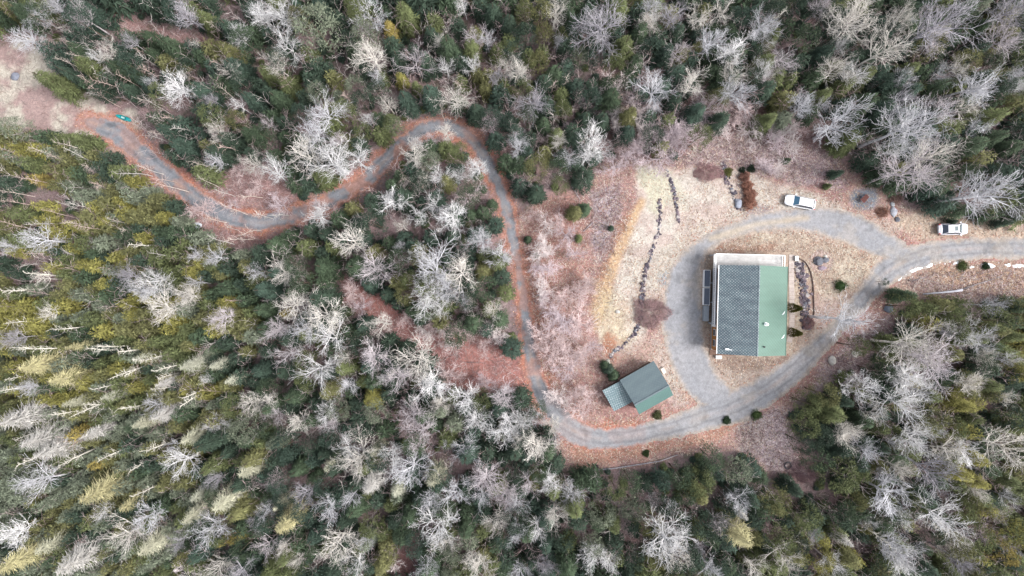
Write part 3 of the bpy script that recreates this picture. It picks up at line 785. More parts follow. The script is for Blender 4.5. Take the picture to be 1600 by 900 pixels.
# evergreens that stand out one by one in the picture
GREEN = {'olive': alb(106,114,76), 'dark green': alb(66,82,68), 'yellow green': alb(146,142,80), 'deep green': alb(76,92,70), 'grey green': alb(124,132,112), 'blue green': alb(70,88,76), 'mustard': alb(164,148,86), 'moss green': alb(120,120,80)}
FIXED = """pine,497,48,40,grey green pine,615,195,16,grey green spruce,608,42,16,mustard pine,838,262,22,moss green pine,875,290,16,olive spruce,900,330,16,moss green spruce,915,325,14,deep green spruce,825,374,8,deep green spruce,839,398,7,deep green spruce,905,372,8,olive spruce,956,356,6,dark green spruce,1312,270,10,dark green spruce,1296,290,7,olive spruce,1232,250,7,deep green spruce,1493,346,7,dark green spruce,1574,348,10,dark green spruce,1588,342,10,deep green spruce,1420,462,16,deep green pine,1412,478,22,olive pine,1436,486,16,olive pine,845,22,22,moss green pine,850,55,18,moss green pine,842,100,20,moss green spruce,878,50,16,olive pine,905,90,16,grey green pine,880,175,16,olive pine,820,22,18,olive spruce,735,335,13,deep green spruce,768,318,12,deep green pine,1260,630,22,olive pine,1285,615,22,moss green pine,1255,665,22,olive pine,1250,690,20,dark green pine,1275,680,22,dark green pine,1310,740,32,olive pine,1335,780,18,moss green pine,1345,820,12,yellow green pine,1255,800,24,olive pine,1210,780,24,moss green pine,1215,840,24,olive pine,1280,870,22,yellow green pine,1560,860,20,mustard pine,1510,780,16,moss green pine,1335,540,18,olive pine,1375,550,22,olive pine,960,760,22,olive pine,990,790,26,grey green pine,1015,815,24,moss green pine,940,800,24,grey green pine,1060,740,24,deep green pine,1090,750,26,olive pine,1110,715,22,deep green pine,1150,735,24,grey green pine,985,750,18,deep green pine,1025,870,20,moss green pine,840,640,18,deep green pine,818,652,14,dark green spruce,580,625,22,yellow green pine,592,640,24,grey green pine,530,640,22,grey green spruce,443,490,10,mustard spruce,347,848,11,mustard spruce,365,845,11,mustard pine,615,195,18,olive pine,568,205,16,olive spruce,655,340,14,deep green spruce,625,120,14,yellow green spruce,650,135,14,olive pine,720,240,18,olive pine,735,285,14,deep green pine,1460,590,20,deep green pine,1540,500,26,olive pine,1585,490,24,moss green pine,1380,440,8,dark green spruce,952,578,12,dark green spruce,960,588,12,deep green spruce,946,572,9,deep green"""
import re
for kind, a, b, c_, g in re.findall(r'(pine|spruce),(\d+),(\d+),(\d+),([a-z ]+?)(?= pine,| spruce,|$)', FIXED.replace('\n', ' ')):
    near = 940 < float(a) < 965 and float(b) < 600
    t_ = place(kind, float(a), float(b), float(c_), GREEN[g], g, hfac=0.55 if near or float(c_) < 9 else None, bark=alb(120,104,92), zf=0.6)
    t_['fixed'] = True

# evergreen forest filled by chance between them
EX = [OPEN, PINK, CLEAR, SOUTHROAD, NORTHROAD, SMALL, TAIL]
cand = np.array([(rngT.uniform(-95, 1695), rngT.uniform(-95, 995)) for _ in range(60000)])
ok = road_sd(cand[:, 0], cand[:, 1]) > 9
for P_ in EX: ok &= poly_sd(P_, cand[:, 0], cand[:, 1]) > 5
semi = poly_sd(SEMI, cand[:, 0], cand[:, 1]) < 0
cand = cand[ok]; semi = semi[ok]
dn = fbm(cand[:, 0], cand[:, 1], 90, 3); cn = fbm(cand[:, 0] + 333, cand[:, 1], 70, 3)
CR = np.array([0.0] * len(cand))
grid = {}
def free(x_, y_, r_):
    gx_, gy_ = int(x_ // 40), int(y_ // 40)
    for i in (-1, 0, 1):
        for j in (-1, 0, 1):
            for (a, b, c_) in grid.get((gx_ + i, gy_ + j), ()):
                if hypot(a - x_, b - y_) < (c_ + r_) * 0.60: return False
    return True
def put(x_, y_, r_): grid.setdefault((int(x_ // 40), int(y_ // 40)), []).append((x_, y_, r_))
for t_ in TREES:
    if t_.get('fixed'): put(t_['bx'], t_['by'], t_['r'])
CON = []
zone_left = [(-100,225),(180,225),(300,330),(420,385),(430,460),(400,560),(330,680),(330,1000),(-100,1000)]
zl = poly_sd(zone_left, cand[:, 0], cand[:, 1]) < 0
rad0 = np.array([rngT.uniform(11, 17) if z_ else (rngT.uniform(12, 24) if rngT.random() < .7 else rngT.uniform(18, 28)) for z_ in zl])
hh0 = 3.0 + 0.3 * rad0
CPX = 800 + (cand[:, 0] - 800) * H / (H - 0.6 * hh0); CPY = 450 + (cand[:, 1] - 450) * H / (H - 0.6 * hh0)
Q1 = road_sd(CPX, CPY); Q2 = road_sd(cand[:, 0], cand[:, 1]); QO = poly_sd(OPEN, CPX, CPY)
thinp = poly_sd([(-50,245),(120,250),(160,330),(110,450),(-50,450)], cand[:, 0], cand[:, 1]) < 0
for i in range(len(cand)):
    x_, y_ = cand[i]
    if semi[i] and rngT.random() < 0.9: continue
    gap_ = 0.41 if not zl[i] else 0.26
    if x_ > 560 and x_ < 800 and 220 < y_ < 540: gap_ = 0.46
    if 180 < x_ < 480 and y_ < 250: gap_ = 0.53
    if dn[i] < gap_ and rngT.random() < 0.85: continue
    r_ = rad0[i]
    if thinp[i] and rngT.random() < 0.94: continue
    if not free(x_, y_, r_): continue
    # the crown must not hang over the gravel
    cxp, cyp, q, q2, qo = CPX[i], CPY[i], Q1[i], Q2[i], QO[i]
    if hypot(cxp - 200, cyp - 182) < 24 + r_: continue
    if q < r_ * 0.85 or q2 < r_ * 0.6 or qo < r_ * 0.5: continue
    put(x_, y_, r_)
    u = rngT.random() + (cn[i] - 0.5) * 1.2
    if zl[i]:
        g = 'dark green' if u < 0.10 else 'deep green' if u < 0.22 else 'olive' if u < 0.45 else 'grey green' if u < 0.56 else 'moss green' if u < 0.78 else 'yellow green' if u < 1.25 else 'mustard'
        if y_ > 620 and g == 'yellow green': g = 'grey green'
    elif x_ > 1180 and y_ > 450:
        g = 'dark green' if u < 0.25 else 'deep green' if u < 0.45 else 'olive' if u < 0.8 else 'moss green' if u < 1.02 else 'yellow green'
    else:
        g = 'blue green' if u < 0.22 else 'dark green' if u < 0.5 else 'deep green' if u < 0.78 else 'olive' if u < 0.96 else 'moss green' if u < 1.1 else 'grey green'
    CON.append((cxp, cyp, r_, g, 'spruce' if (zl[i] or rngT.random() < 0.6) else 'pine'))
n_fixed = sum(1 for t_ in TREES if t_.get('fixed'))
inside_ = [c_ for c_ in CON if -5 < c_[0] < 1605 and -5 < c_[1] < 905]
inside_.sort(key=lambda c_: -c_[2])
n_spruce = n_pine = 0
single = set()
for c_ in inside_:
    if c_[4] == 'spruce' and n_spruce < 235: n_spruce += 1; single.add(c_)
    if c_[4] == 'pine' and n_pine < 165: n_pine += 1; single.add(c_)
for c_ in CON:
    if c_ in single:
        place(c_[4], c_[0], c_[1], c_[2], GREEN[c_[3]], c_[3], bark=alb(120,104,92), zf=0.6)['auto'] = True
print('conifers', len(CON), 'single', len(single), 'fixed', n_fixed)

KIND_NAME = {'maple': 'bare_maple_tree', 'birch': 'bare_birch_tree', 'pink': 'leafless_thicket_tree', 'slim': 'slender_birch_tree', 'snag': 'dead_snag', 'spruce': 'spruce_tree', 'pine': 'pine_tree', 'lichen': 'lichen_covered_tree'}
CAT = {'maple': 'bare tree', 'birch': 'bare tree', 'pink': 'thicket tree', 'slim': 'slender birch', 'snag': 'dead tree', 'spruce': 'spruce', 'pine': 'pine', 'lichen': 'lichened tree'}
GRP = {'maple': 'bare broadleaf trees in the forest', 'birch': 'bare broadleaf trees in the forest', 'pink': 'low leafless trees at the forest edge', 'slim': 'slender birches leaning over the forest floor', 'snag': 'bleached dead trunks in the evergreen wood', 'spruce': 'spruces of the forest', 'pine': 'pines of the forest', 'lichen': 'lichen covered trees in the evergreen wood'}
for t_ in TREES:
    k = t_['kind']; tm, cm, h0, r0 = VAR[k][t_['var']]
    root = empty(KIND_NAME[k], ((t_['bx'] - 800) / 10, (450 - t_['by']) / 10, 0), t_['rot'])
    R_ = t_['r'] / 10 * 0.95
    if k in ('maple', 'birch'): R_ = min(R_ * 0.93, 3.9)
    s = R_ / r0 if k not in ('slim', 'snag') else t_['h'] / h0
    root.scale = (s, s, t_['h'] / h0)
    a = link('trunk', tm, None, root); b = link('crown', cm, None, root)
    jv = rngT.uniform(0.85, 1.15)
    b.color = (*[min(v * jv, 0.9) for v in t_['col']], 1)
    a.color = (*(t_['bark'] if t_['bark'] else t_['col']), 1)
    t_['obj'] = root

# the younger evergreens between them, past counting
SV = []
for i in range(6):
    SV.append(conifer(900 + i, 1.0, 0.17, 750, 7, 8, sp=0.055, wide=0.34))
VV = []; FF = []; TT = []; vv = []; off = 0
def add_young(x_, y_, s, hz, g, mul=1.0, vi=None):
    global off
    V, F, v = SV[rngT.randrange(6)]
    a = rngT.uniform(0, 6.28)
    P = np.stack([(V[:, 0] * cos(a) - V[:, 1] * sin(a)) * s + x_, (V[:, 0] * sin(a) + V[:, 1] * cos(a)) * s + y_, V[:, 2] * hz], 1)
    VV.append(P); FF.append(F + off); off += len(V); vv.append(v)
    TT.append(np.tile(np.array([[*g, 1.0]]) * np.array([[mul, mul, mul, 1]]), (len(V), 1)))
for c_ in CON:
    if c_ in single: continue
    hh = 3.0 + 0.3 * c_[2]
    bx, by = (c_[0] - 800) / 10 * (H - 0.6 * hh) / H, (450 - c_[1]) / 10 * (H - 0.6 * hh) / H
    add_young(bx, by, c_[2] / 10 / 0.17 * 0.95, hh, GREEN[c_[3]], rngT.uniform(0.85, 1.15))
for i in range(5, len(cand), 11):      # knee to head high seedlings
    x_, y_ = cand[i]
    if semi[i] and rngT.random() < 0.6: continue
    if dn[i] < 0.4 and rngT.random() < 0.6: continue
    r_ = rngT.uniform(4, 8)
    if Q2[i] < r_ + 2 or hypot(x_ - 197, y_ - 183) < 26: continue
    add_young((x_ - 800) / 10, (450 - y_) / 10, r_ / 10 / 0.17, rngT.uniform(0.8, 2.4), GREEN[rngT.choice(['deep green', 'olive', 'dark green', 'blue green'])])
me = np_mesh('young_evergreens', np.concatenate(VV), np.concatenate(FF), {'v': np.concatenate(vv), 'tone': np.concatenate(TT)})
o = link('young_evergreens', me, M_needles_many)
tag(o, 'small young evergreens filling the forest floor between the larger trees', 'evergreen undergrowth', kind='stuff')
print('young faces', len(me.polygons))

# thin leafless saplings in the gaps, past counting
def sapling_mass(N, seed=3):
    rr = np.random.RandomState(seed); rng = random.Random(seed); S = []; T = []
    tones = [lin(206,190,188,.72), lin(198,174,172,.7), lin(220,210,206,.76), lin(184,166,166,.68)]
    for i in range(2, len(cand), max(1, len(cand) // (N * 2))):
        x_, y_ = cand[i]
        if zl[i] and rng.random() < 0.55: continue
        if N <= 0: break
        if hypot(x_ - 197, y_ - 183) < 22: continue
        N -= 1; h = rng.uniform(2.5, 7.0); p = Vector(((x_ - 800) / 10, (450 - y_) / 10, -.05)); d = Vector((0, 0, 1)); c_ = tones[rng.randrange(4)]; k0 = len(S)
        for s in range(4):
            d = (d + rnd_perp(rng, d) * .14).normalized(); q = p + d * h / 4; S.append((p, q, .045 - .008 * s, .037 - .008 * s))
            if s > 0:
                for _ in range(3):
                    e = (d * .8 + rnd_perp(rng, d) * .7).normalized(); l = (.5 + h * .08) * rng.uniform(.5, 1.2); m_ = q + e * l; S.append((q, m_, .02, .014))
                    for _ in range(2): e2 = (e + rnd_perp(rng, e) * .6).normalized(); S.append((m_, m_ + e2 * l * .7, .014, .008))
            p = q
        T += [c_] * (len(S) - k0)
    me = seg_mesh('leafless_saplings', S, 3, .8, 1.2, seed)
    tt = np.repeat(np.hstack([np.array(T), np.ones((len(T), 1))]), 6, 0).astype(np.float32)
    a = me.attributes.new('tone', 'FLOAT_COLOR', 'POINT'); a.data.foreach_set('color', tt.ravel())
    return link('leafless_saplings', me, M_brush)
tag(sapling_mass(4200), 'thin leafless saplings standing in the gaps of the forest', 'sapling thicket', kind='stuff')

# dry brush: fallen twigs, dead bracken and low stems
def brush(name, N, area_fn, colours, L=(0.25, 0.9), z=(0.02, 0.5), wd=0.02, seed=1, mult=4):
    rr = np.random.RandomState(seed)
    X = rr.uniform(-85, 85, N * mult); Y = rr.uniform(-50, 50, N * mult)
    keep = area_fn(800 + 10 * X, 450 - 10 * Y, rr)
    X = X[keep][:N]; Y = Y[keep][:N]; n = len(X)
    a = rr.rand(n) * 6.283; l = rr.uniform(L[0], L[1], n) ; z0 = np.full(n, 0.02); z1 = rr.uniform(z[0], z[1], n)
    dx, dy = np.cos(a), np.sin(a)
    wv = wd * rr.uniform(0.6, 1.6, n)
    A = np.stack([X, Y, z0], 1); B = np.stack([X + dx * l, Y + dy * l, z1 + z0], 1)
    Pp = np.stack([-dy, dx, np.zeros(n)], 1) * wv[:, None]
    V = np.stack([A - Pp, A + Pp, B + Pp * 0.5, B - Pp * 0.5], 1)
    F = np.arange(n * 4).reshape(-1, 4)
    ci = rr.randint(0, len(colours), n); cc = np.array(colours)[ci]
    T = np.repeat(np.hstack([cc, np.ones((n, 1))]), 4, 0); v = np.repeat(rr.uniform(0.7, 1.25, n), 4)
    me = np_mesh(name, V.reshape(-1, 3), F, {'v': v, 'tone': T})
    return link(name, me, M_brush)
def wood_area(px, py, rr):
    k = road_sd(px, py) > 6
    k &= poly_sd(OPEN, px, py) > 0
    return k & (fbm(px, py, 50, 3) > 0.3)
o = brush('twig_litter', 42000, wood_area, [alb(176,150,144), alb(190,176,170), alb(150,120,110), alb(160,150,150)], L=(0.3, 1.3), z=(0.05, 0.9), wd=0.016)
tag(o, 'fallen twigs and thin dead stems littering the forest floor', 'twig litter', kind='stuff')
BR = [[(925,300),(968,290),(970,340),(955,400),(940,412),(925,380)], [(1186,640),(1225,640),(1238,700),(1260,742),(1210,738),(1150,700),(1150,655)], [(1090,225),(1200,212),(1300,240),(1330,290),(1250,290),(1160,262),(1060,258)], [(1290,570),(1340,525),(1395,490),(1385,540),(1300,610)], [(1400,430),(1600,415),(1600,470),(1440,468)]]
def brush_area(px, py, rr):
    k = np.zeros(px.shape, bool)
    for p in BR: k |= poly_sd(p, px, py) < (rr.rand(len(px)) * 8 - 4)
    return k & (road_sd(px, py) > 3)
o = brush('bramble_thicket', 16000, brush_area, [alb(226,206,206), alb(190,160,164), alb(150,112,116), alb(236,226,220), alb(120,92,96)], L=(0.2, 0.8), z=(0.05, 0.5), wd=0.022, seed=5, mult=24)
tag(o, 'pale pinkish bramble and dead bracken on the cleared slopes', 'bramble', kind='stuff')
def slope_area(px, py, rr):
    k = poly_sd([(800,330),(900,300),(985,260),(1000,300),(930,440),(925,520),(960,560),(930,660),(850,640),(815,470)], px, py) < 0
    for p in (PINK, SOUTHROAD, NORTHROAD, SMALL, SEMI): k |= poly_sd(p, px, py) < 0
    return k & (road_sd(px, py) > 3)
o = brush('russet_brush', 15000, slope_area, [alb(206,168,160), alb(186,138,130), alb(226,206,202), alb(160,118,112), alb(216,200,198)], L=(0.25, 1.2), z=(0.05, 0.9), wd=0.018, seed=6, mult=14)
tag(o, 'russet leafless brush on the slope beside the driveway', 'brush', kind='stuff')

def lawn_area(px, py, rr):
    return (poly_sd(OPEN, px, py) < 4) & (road_sd(px, py) > 1) & (poly_sd([(1112,396),(1234,396),(1232,556),(1112,556)], px, py) > 2) & (poly_sd([(940,610),(968,594),(1022,565),(1051,618),(998,647),(960,641)], px, py) > 2)
o = brush('dead_grass', 46000, lawn_area, [alb(240,228,208), alb(226,206,180), alb(196,160,140), alb(160,128,112), alb(236,224,214), alb(214,178,158)], L=(0.12, 0.38), z=(0.02, 0.14), wd=0.028, seed=9, mult=9)
tag(o, 'bleached dead grass and leaves matted over the clearing', 'dead grass', kind='stuff')
def verge_area(px, py, rr):
    q = road_sd(px, py); return (q < 3 + rr.rand(len(px)) ** 2 * 14 * fbm(px, py, 30, 2) * 2) & (q > -8 * rr.rand(len(px)) ** 3) & ((px < 1000) | (rr.rand(len(px)) < .25))
o = brush('fallen_leaves', 18000, verge_area, [alb(222,150,118), alb(206,128,100), alb(214,176,150), alb(190,130,112), alb(230,190,160)], L=(0.08, 0.2), z=(0.03, 0.12), wd=0.045, seed=10, mult=20)
tag(o, 'orange brown fallen leaves drifted along both sides of the drive', 'fallen leaves', kind='stuff')
# ------------------------------------------------------------------ house
HX, HY, HR = 36.15, -3.35, radians(-1.4)
house = empty('house', (HX, HY, 0), HR)
tag(house, 'house with a lit and shaded green shingle roof and a white wraparound deck', 'house')
EZ, RZ = 4.2, 6.5
xw, xe, ys, yn = -4.95, 4.7, -6.25, 6.2
m = MB(); m.box(xw, xe, ys, yn, 0, EZ - 0.05)
for yy in (ys, yn - 0.12):       # gables
    m.hexa([(xw, yy, EZ - .05), (xe, yy, EZ - .05), (xe, yy + .12, EZ - .05), (xw, yy + .12, EZ - .05), (-.15, yy, RZ - .35), (0.0, yy, RZ - .35), (0, yy + .12, RZ - .35), (-.15, yy + .12, RZ - .35)])
m.obj('wall', M_siding, house)
m = MB(); m.box(xw - .06, xe + .06, ys - .06, yn + .06, -0.3, 0.35); m.obj('foundation', M_grey, house)
rl = 6.68
def slab(x0, z0, x1, z1, t=0.14, y0=-rl, y1=rl):
    b = MB(); b.hexa([(x0, y0, z0 - t), (x1, y0, z1 - t), (x1, y1, z1 - t), (x0, y1, z0 - t), (x0, y0, z0), (x1, y0, z1), (x1, y1, z1), (x0, y1, z0)]); return b
slab(-5.18, EZ, -0.02, RZ).obj('roof_slope', M_roof_w, house)['label'] = 'western roof slope toned blue grey for shade, with pale flecks'
slab(0.02, RZ, 5.05, EZ).obj('roof_slope', M_roof_e, house)['label'] = 'plain eastern roof slope toned light green for sunlight'
m = MB(); m.hexa([(-.16, -rl - .02, RZ - .05), (.16, -rl - .02, RZ - .05), (.16, rl + .02, RZ - .05), (-.16, rl + .02, RZ - .05), (-.03, -rl - .02, RZ + .04), (.03, -rl - .02, RZ + .04), (.03, rl + .02, RZ + .04), (-.03, rl + .02, RZ + .04)])
m.obj('ridge_cap', M_roof_w, house)
m = MB(); m.tube([(-5.26, -rl, EZ - .06), (-5.26, rl, EZ - .06)], [0.07, 0.07], 8); m.obj('gutter', M_white, house)
m = MB(); m.tube([(5.12, -rl, EZ - .06), (5.12, rl, EZ - .06)], [0.06, 0.06], 8); m.obj('gutter', M_roof_e, house)
def flue(x, y, z, r, h):
    b = MB(); b.cyl((x, y), r, z - .4, z + h, 12); b.cyl((x, y), r * 1.7, z + h, z + h + .12, 12, r1=r * 1.2); b.cyl((x, y), r * 1.9, z - .15, z + .05, 12); return b
flue(1.35, -1.95, 5.95, 0.14, 0.65).obj('flue_pipe', M_white, house, smooth=False)
flue(1.15, -5.3, 6.0, 0.07, 0.3).obj('vent_pipe', M_dark, house)
b = MB(); b.box(-4.2, -3.7, -6.0, -5.75, 4.85, 5.02); b.tube([(-3.9, -5.9, 4.9), (-3.9, -5.9, 5.2), (-3.3, -5.95, 5.25)], [.05, .05, .05], 8); b.obj('roof_vent', M_white, house)
for yy in (-0.3, -3.85):       # white slivers shaped as reflected glints near the eastern eave
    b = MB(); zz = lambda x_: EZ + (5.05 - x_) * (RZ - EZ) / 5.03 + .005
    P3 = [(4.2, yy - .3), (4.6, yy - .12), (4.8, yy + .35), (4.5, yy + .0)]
    b.hexa([(p[0], p[1], zz(p[0])) for p in P3] + [(p[0], p[1], zz(p[0]) + .03) for p in P3]); b.obj('roof_glint', M_snow_and_glint, house)
# windows west and south
def window(parent, cx, cy, z0, z1, w, face):
    f = MB(); g = MB(); t = 0.05
    if face == 'w':
        f.box(cx - .05, cx + .01, cy - w / 2, cy + w / 2, z0, z1); g.box(cx - .07, cx - .052, cy - w / 2 + t, cy + w / 2 - t, z0 + t, z1 - t)
    elif face == 'e':
        f.box(cx - .01, cx + .05, cy - w / 2, cy + w / 2, z0, z1); g.box(cx + .052, cx + .07, cy - w / 2 + t, cy + w / 2 - t, z0 + t, z1 - t)
    else:
        s_ = -1 if face == 's' else 1
        f.box(cx - w / 2, cx + w / 2, min(cy, cy + s_ * .05), max(cy, cy + s_ * .05), z0, z1)
        g.box(cx - w / 2 + t, cx + w / 2 - t, min(cy + s_ * .052, cy + s_ * .07), max(cy + s_ * .052, cy + s_ * .07), z0 + t, z1 - t)
    fo = f.obj('window', M_white, parent); g.obj('pane', M_winglass, fo)
for yy in (-3.6, -5.2): window(house, xw - .01, yy, 1.2, 2.4, 1.0, 'w')
for yy in (-1.0, 2.0, 5.0): window(house, xw - .01, yy, 2.9, 3.9, 1.2, 'w')
for xx in (-3, 0.5, 3.2): window(house, xx, ys - .01, 1.2, 2.5, 1.3, 's')
for xx in (-3, 0.5, 3.2): window(house, xx, yn + .01, 2.8, 3.9, 1.3, 'n')
for yy in (-4, 0, 4.4): window(house, xe + .01, yy, 1.2, 2.4, 1.2, 'e')
d_ = MB(); d_.box(xw - .08, xw - .01, -2.75, -2.0 + .05, 0.35, 2.4); d_ = d_.obj('door', M_white, house)
k_ = MB(); k_.box(xw - .13, xw - .08, -2.15, -2.08, 1.25, 1.35); k_.obj('handle', M_grey, d_)
# deck
DZ = 2.6
m = MB(); m.box(-5.6, 4.95, 6.22, 8.45, DZ - .12, DZ); dk = m.obj('deck_floor', M_deck, house)
m = MB(); m.box(-5.6, -4.99, -2.35, 6.20, DZ - .12, DZ - .004); m.obj('deck_floor', M_deck2, house)
def rail(x0, y0, x1, y1):
    b = MB(); L = hypot(x1 - x0, y1 - y0); a = atan2(y1 - y0, x1 - x0)
    b.box(0, L, -.06, .06, DZ + .95, DZ + 1.0, a, (x0, y0)); b.box(0, L, -.03, .03, DZ + .12, DZ + .17, a, (x0, y0))
    n = int(L / 0.28)
    for i in range(n + 1):
        q = i * L / n; b.box(q - .02, q + .02, -.02, .02, DZ + .17, DZ + .95, a, (x0, y0))
    b.obj('deck_railing', M_white, house)
rail(-5.54, 8.38, 4.9, 8.38); rail(-5.54, -2.3, -5.54, 8.32); rail(4.88, 6.3, 4.88, 8.32)
for px_, py_ in ((-5.45, 8.3), (-2, 8.3), (1.4, 8.3), (4.8, 8.3), (-5.45, 4.0), (-5.45, 1.0), (-5.45, -2.2)):
    b = MB(); b.box(px_ - .07, px_ + .07, py_ - .07, py_ + .07, 0, DZ - .12); b.obj('deck_post', M_deck2, house)
# sloping dark panels against the deck side, pale bin after them
for i, (ya, yb) in enumerate(((3.35, 6.0), (0.55, 3.25))):
    b = MB(); b.hexa([(-6.5, ya, 0.05), (-5.66, ya, 0.05), (-5.66, yb, 0.05), (-6.5, yb, 0.05), (-6.5, ya, 0.9), (-5.66, ya, 1.35), (-5.66, yb, 1.35), (-6.5, yb, 0.9)])
    pn = b.obj('cold_frame', M_white, house)
    b = MB(); b.hexa([(-6.46, ya + .06, .925), (-5.7, ya + .06, 1.332), (-5.7, yb - .06, 1.332), (-6.46, yb - .06, .925), (-6.46, ya + .06, .945), (-5.7, ya + .06, 1.352), (-5.7, yb - .06, 1.352), (-6.46, yb - .06, .945)]); b.obj('pane', M_glass_dark, pn)
b = MB(); b.box(-6.4, -5.68, -1.9, 0.4, 0.02, 1.0); b.box(-6.44, -5.66, -1.94, 0.44, 1.0, 1.06); bn = b.obj('storage_bin', simple('bin_grey', alb(170, 180, 190), 0.6, .08), None)
bn.location = (HX, HY, 0); bn.rotation_euler = (0, 0, HR); tag(bn, 'pale grey storage bin with flat lid against the west side of the house', 'storage bin')
b = MB()
for i in range(7): b.box(-5.2 + .02 * i, -1.0 - .2 * i, -7.25 + .14 * i, -7.13 + .14 * i, 0.05 + .03 * (i % 3), 0.15 + .05 * (i % 2))
o = b.obj('lumber_pile', simple('old_lumber', alb(150,120,105), .9, .3), None, loc=(HX, HY, 0)); o.rotation_euler = (0, 0, HR)
tag(o, 'pile of old brown boards on the ground along the south end of the house', 'lumber pile')
b = MB(); b.box(-4.2, -3.4, -7.75, -7.3, 0.02, 0.5); b.box(-4.24, -3.36, -7.79, -7.26, .5, .56)
o = b.obj('white_box', M_white, None, loc=(HX, HY, 0)); o.rotation_euler = (0, 0, HR); tag(o, 'small white lidded box beside the boards at the south end of the house', 'box')

# ------------------------------------------------------------------ garage with lower annex
GA = radians(29.5)
gc = W(1010, 607, 3.2)
gar = empty('garage', (gc.x, gc.y, 0), GA)
tag(gar, 'small garage with grey green gabled shingle roof and a lower lean to annex', 'garage')
def gl(px, py, z):       # picture corner -> garage frame
    p = W(px, py, z); dx, dy = p.x - gc.x, p.y - gc.y
    return (dx * cos(-GA) - dy * sin(-GA), dx * sin(-GA) + dy * cos(-GA), z)
A = gl(1022.7, 564.7, 2.9); B = gl(1051.4, 617.8, 2.9); Cc = gl(998.2, 647.2, 2.9); D = gl(968.3, 593.4, 2.9)
gx0, gx1 = (D[0] + Cc[0]) / 2, (A[0] + B[0]) / 2; gy0, gy1 = (B[1] + Cc[1]) / 2, (A[1] + D[1]) / 2
ry_ = gy0 + 0.31 * (gy1 - gy0); zr = 4.1
def slab2(y0, z0, y1, z1, x0, x1, t=.12):
    b = MB(); b.hexa([(x0, y0, z0 - t), (x1, y0, z0 - t), (x1, y1, z1 - t), (x0, y1, z1 - t), (x0, y0, z0), (x1, y0, z0), (x1, y1, z1), (x0, y1, z1)]); return b
slab2(ry_ + .01, zr, gy1, 2.75, gx0, gx1).obj('roof_slope', M_groof_u, gar)['label'] = 'long grey upper slope of the garage roof'
slab2(gy0, 3.0, ry_ - .01, zr, gx0, gx1).obj('roof_slope', M_groof_l, gar)['label'] = 'short lower slope of the garage roof toned greener for light'
b = MB(); b.box(gx0 - .02, gx1 + .02, ry_ - .12, ry_ + .12, zr - .02, zr + .05); b.obj('ridge_cap', M_groof_u, gar)
i_ = .3
b = MB(); b.hexa([(gx0 + i_, gy0 + i_, 0), (gx1 - i_, gy0 + i_, 0), (gx1 - i_, gy1 - i_, 0), (gx0 + i_, gy1 - i_, 0), (gx0 + i_, gy0 + i_, 2.95), (gx1 - i_, gy0 + i_, 2.95), (gx1 - i_, gy1 - i_, 2.7), (gx0 + i_, gy1 - i_, 2.7)])
for xx in (gx0 + i_, gx1 - i_ - .1):
    b.hexa([(xx, gy0 + i_, 2.9), (xx + .1, gy0 + i_, 2.9), (xx + .1, gy1 - i_, 2.7), (xx, gy1 - i_, 2.7), (xx, ry_ - .05, zr - .2), (xx + .1, ry_ - .05, zr - .2), (xx + .1, ry_ + .05, zr - .2), (xx, ry_ + .05, zr - .2)])
b.obj('wall', M_gwall, gar)
dr = MB(); dr.box(gx1 - i_ + .003, gx1 - i_ + .06, (gy0 + gy1) / 2 - 1.3, (gy0 + gy1) / 2 + 1.3, 0.03, 2.2); dr = dr.obj('garage_door', M_white, gar)
hh_ = MB(); hh_.box(gx1 - i_ + .06, gx1 - i_ + .1, -.1, .1, 1.0, 1.05); hh_.obj('handle', M_grey, dr)
window(gar, 0.5, gy0 + i_ - .005, 1.2, 2.1, 0.9, 's')
a1 = gl(968, 596.5, 2.0); a2 = gl(940, 610, 2.0); a3 = gl(959.7, 641, 2.0); a4 = gl(984.8, 630.7, 2.0)
ax0 = (a2[0] + a3[0]) / 2; ay0 = (a3[1] + a4[1]) / 2; ay1 = (a1[1] + a2[1]) / 2
b = MB(); b.hexa([(ax0, ay0, 1.82), (gx0 + .28, ay0, 2.28), (gx0 + .28, ay1, 2.28), (ax0, ay1, 1.82), (ax0, ay0, 1.92), (gx0 + .28, ay0, 2.38), (gx0 + .28, ay1, 2.38), (ax0, ay1, 1.92)])
b.obj('annex_roof', M_groof_a, gar)['label'] = 'lower annex roof flecked with white frost'
b = MB(); b.hexa([(ax0 + .2, ay0 + .2, 0), (gx0 + .28, ay0 + .2, 0), (gx0 + .28, ay1 - .2, 0), (ax0 + .2, ay1 - .2, 0), (ax0 + .2, ay0 + .2, 1.8), (gx0 + .28, ay0 + .2, 2.25), (gx0 + .28, ay1 - .2, 2.25), (ax0 + .2, ay1 - .2, 1.8)]); b.obj('annex_wall', M_gwall, gar)
b = MB(); p = W(1036, 579); b.hexa([(-.3, -.5, 0), (.3, -.5, 0), (.3, .5, 0), (-.3, .5, 0), (-.26, -.46, .35), (.26, -.46, .35), (.26, .46, .4), (-.26, .46, .4)])
o = b.obj('white_crate', simple('cream_plastic', alb(250,240,225), .6, .06), None, loc=p, rz=GA); tag(o, 'small cream crate on the grass at the east side of the garage', 'crate')

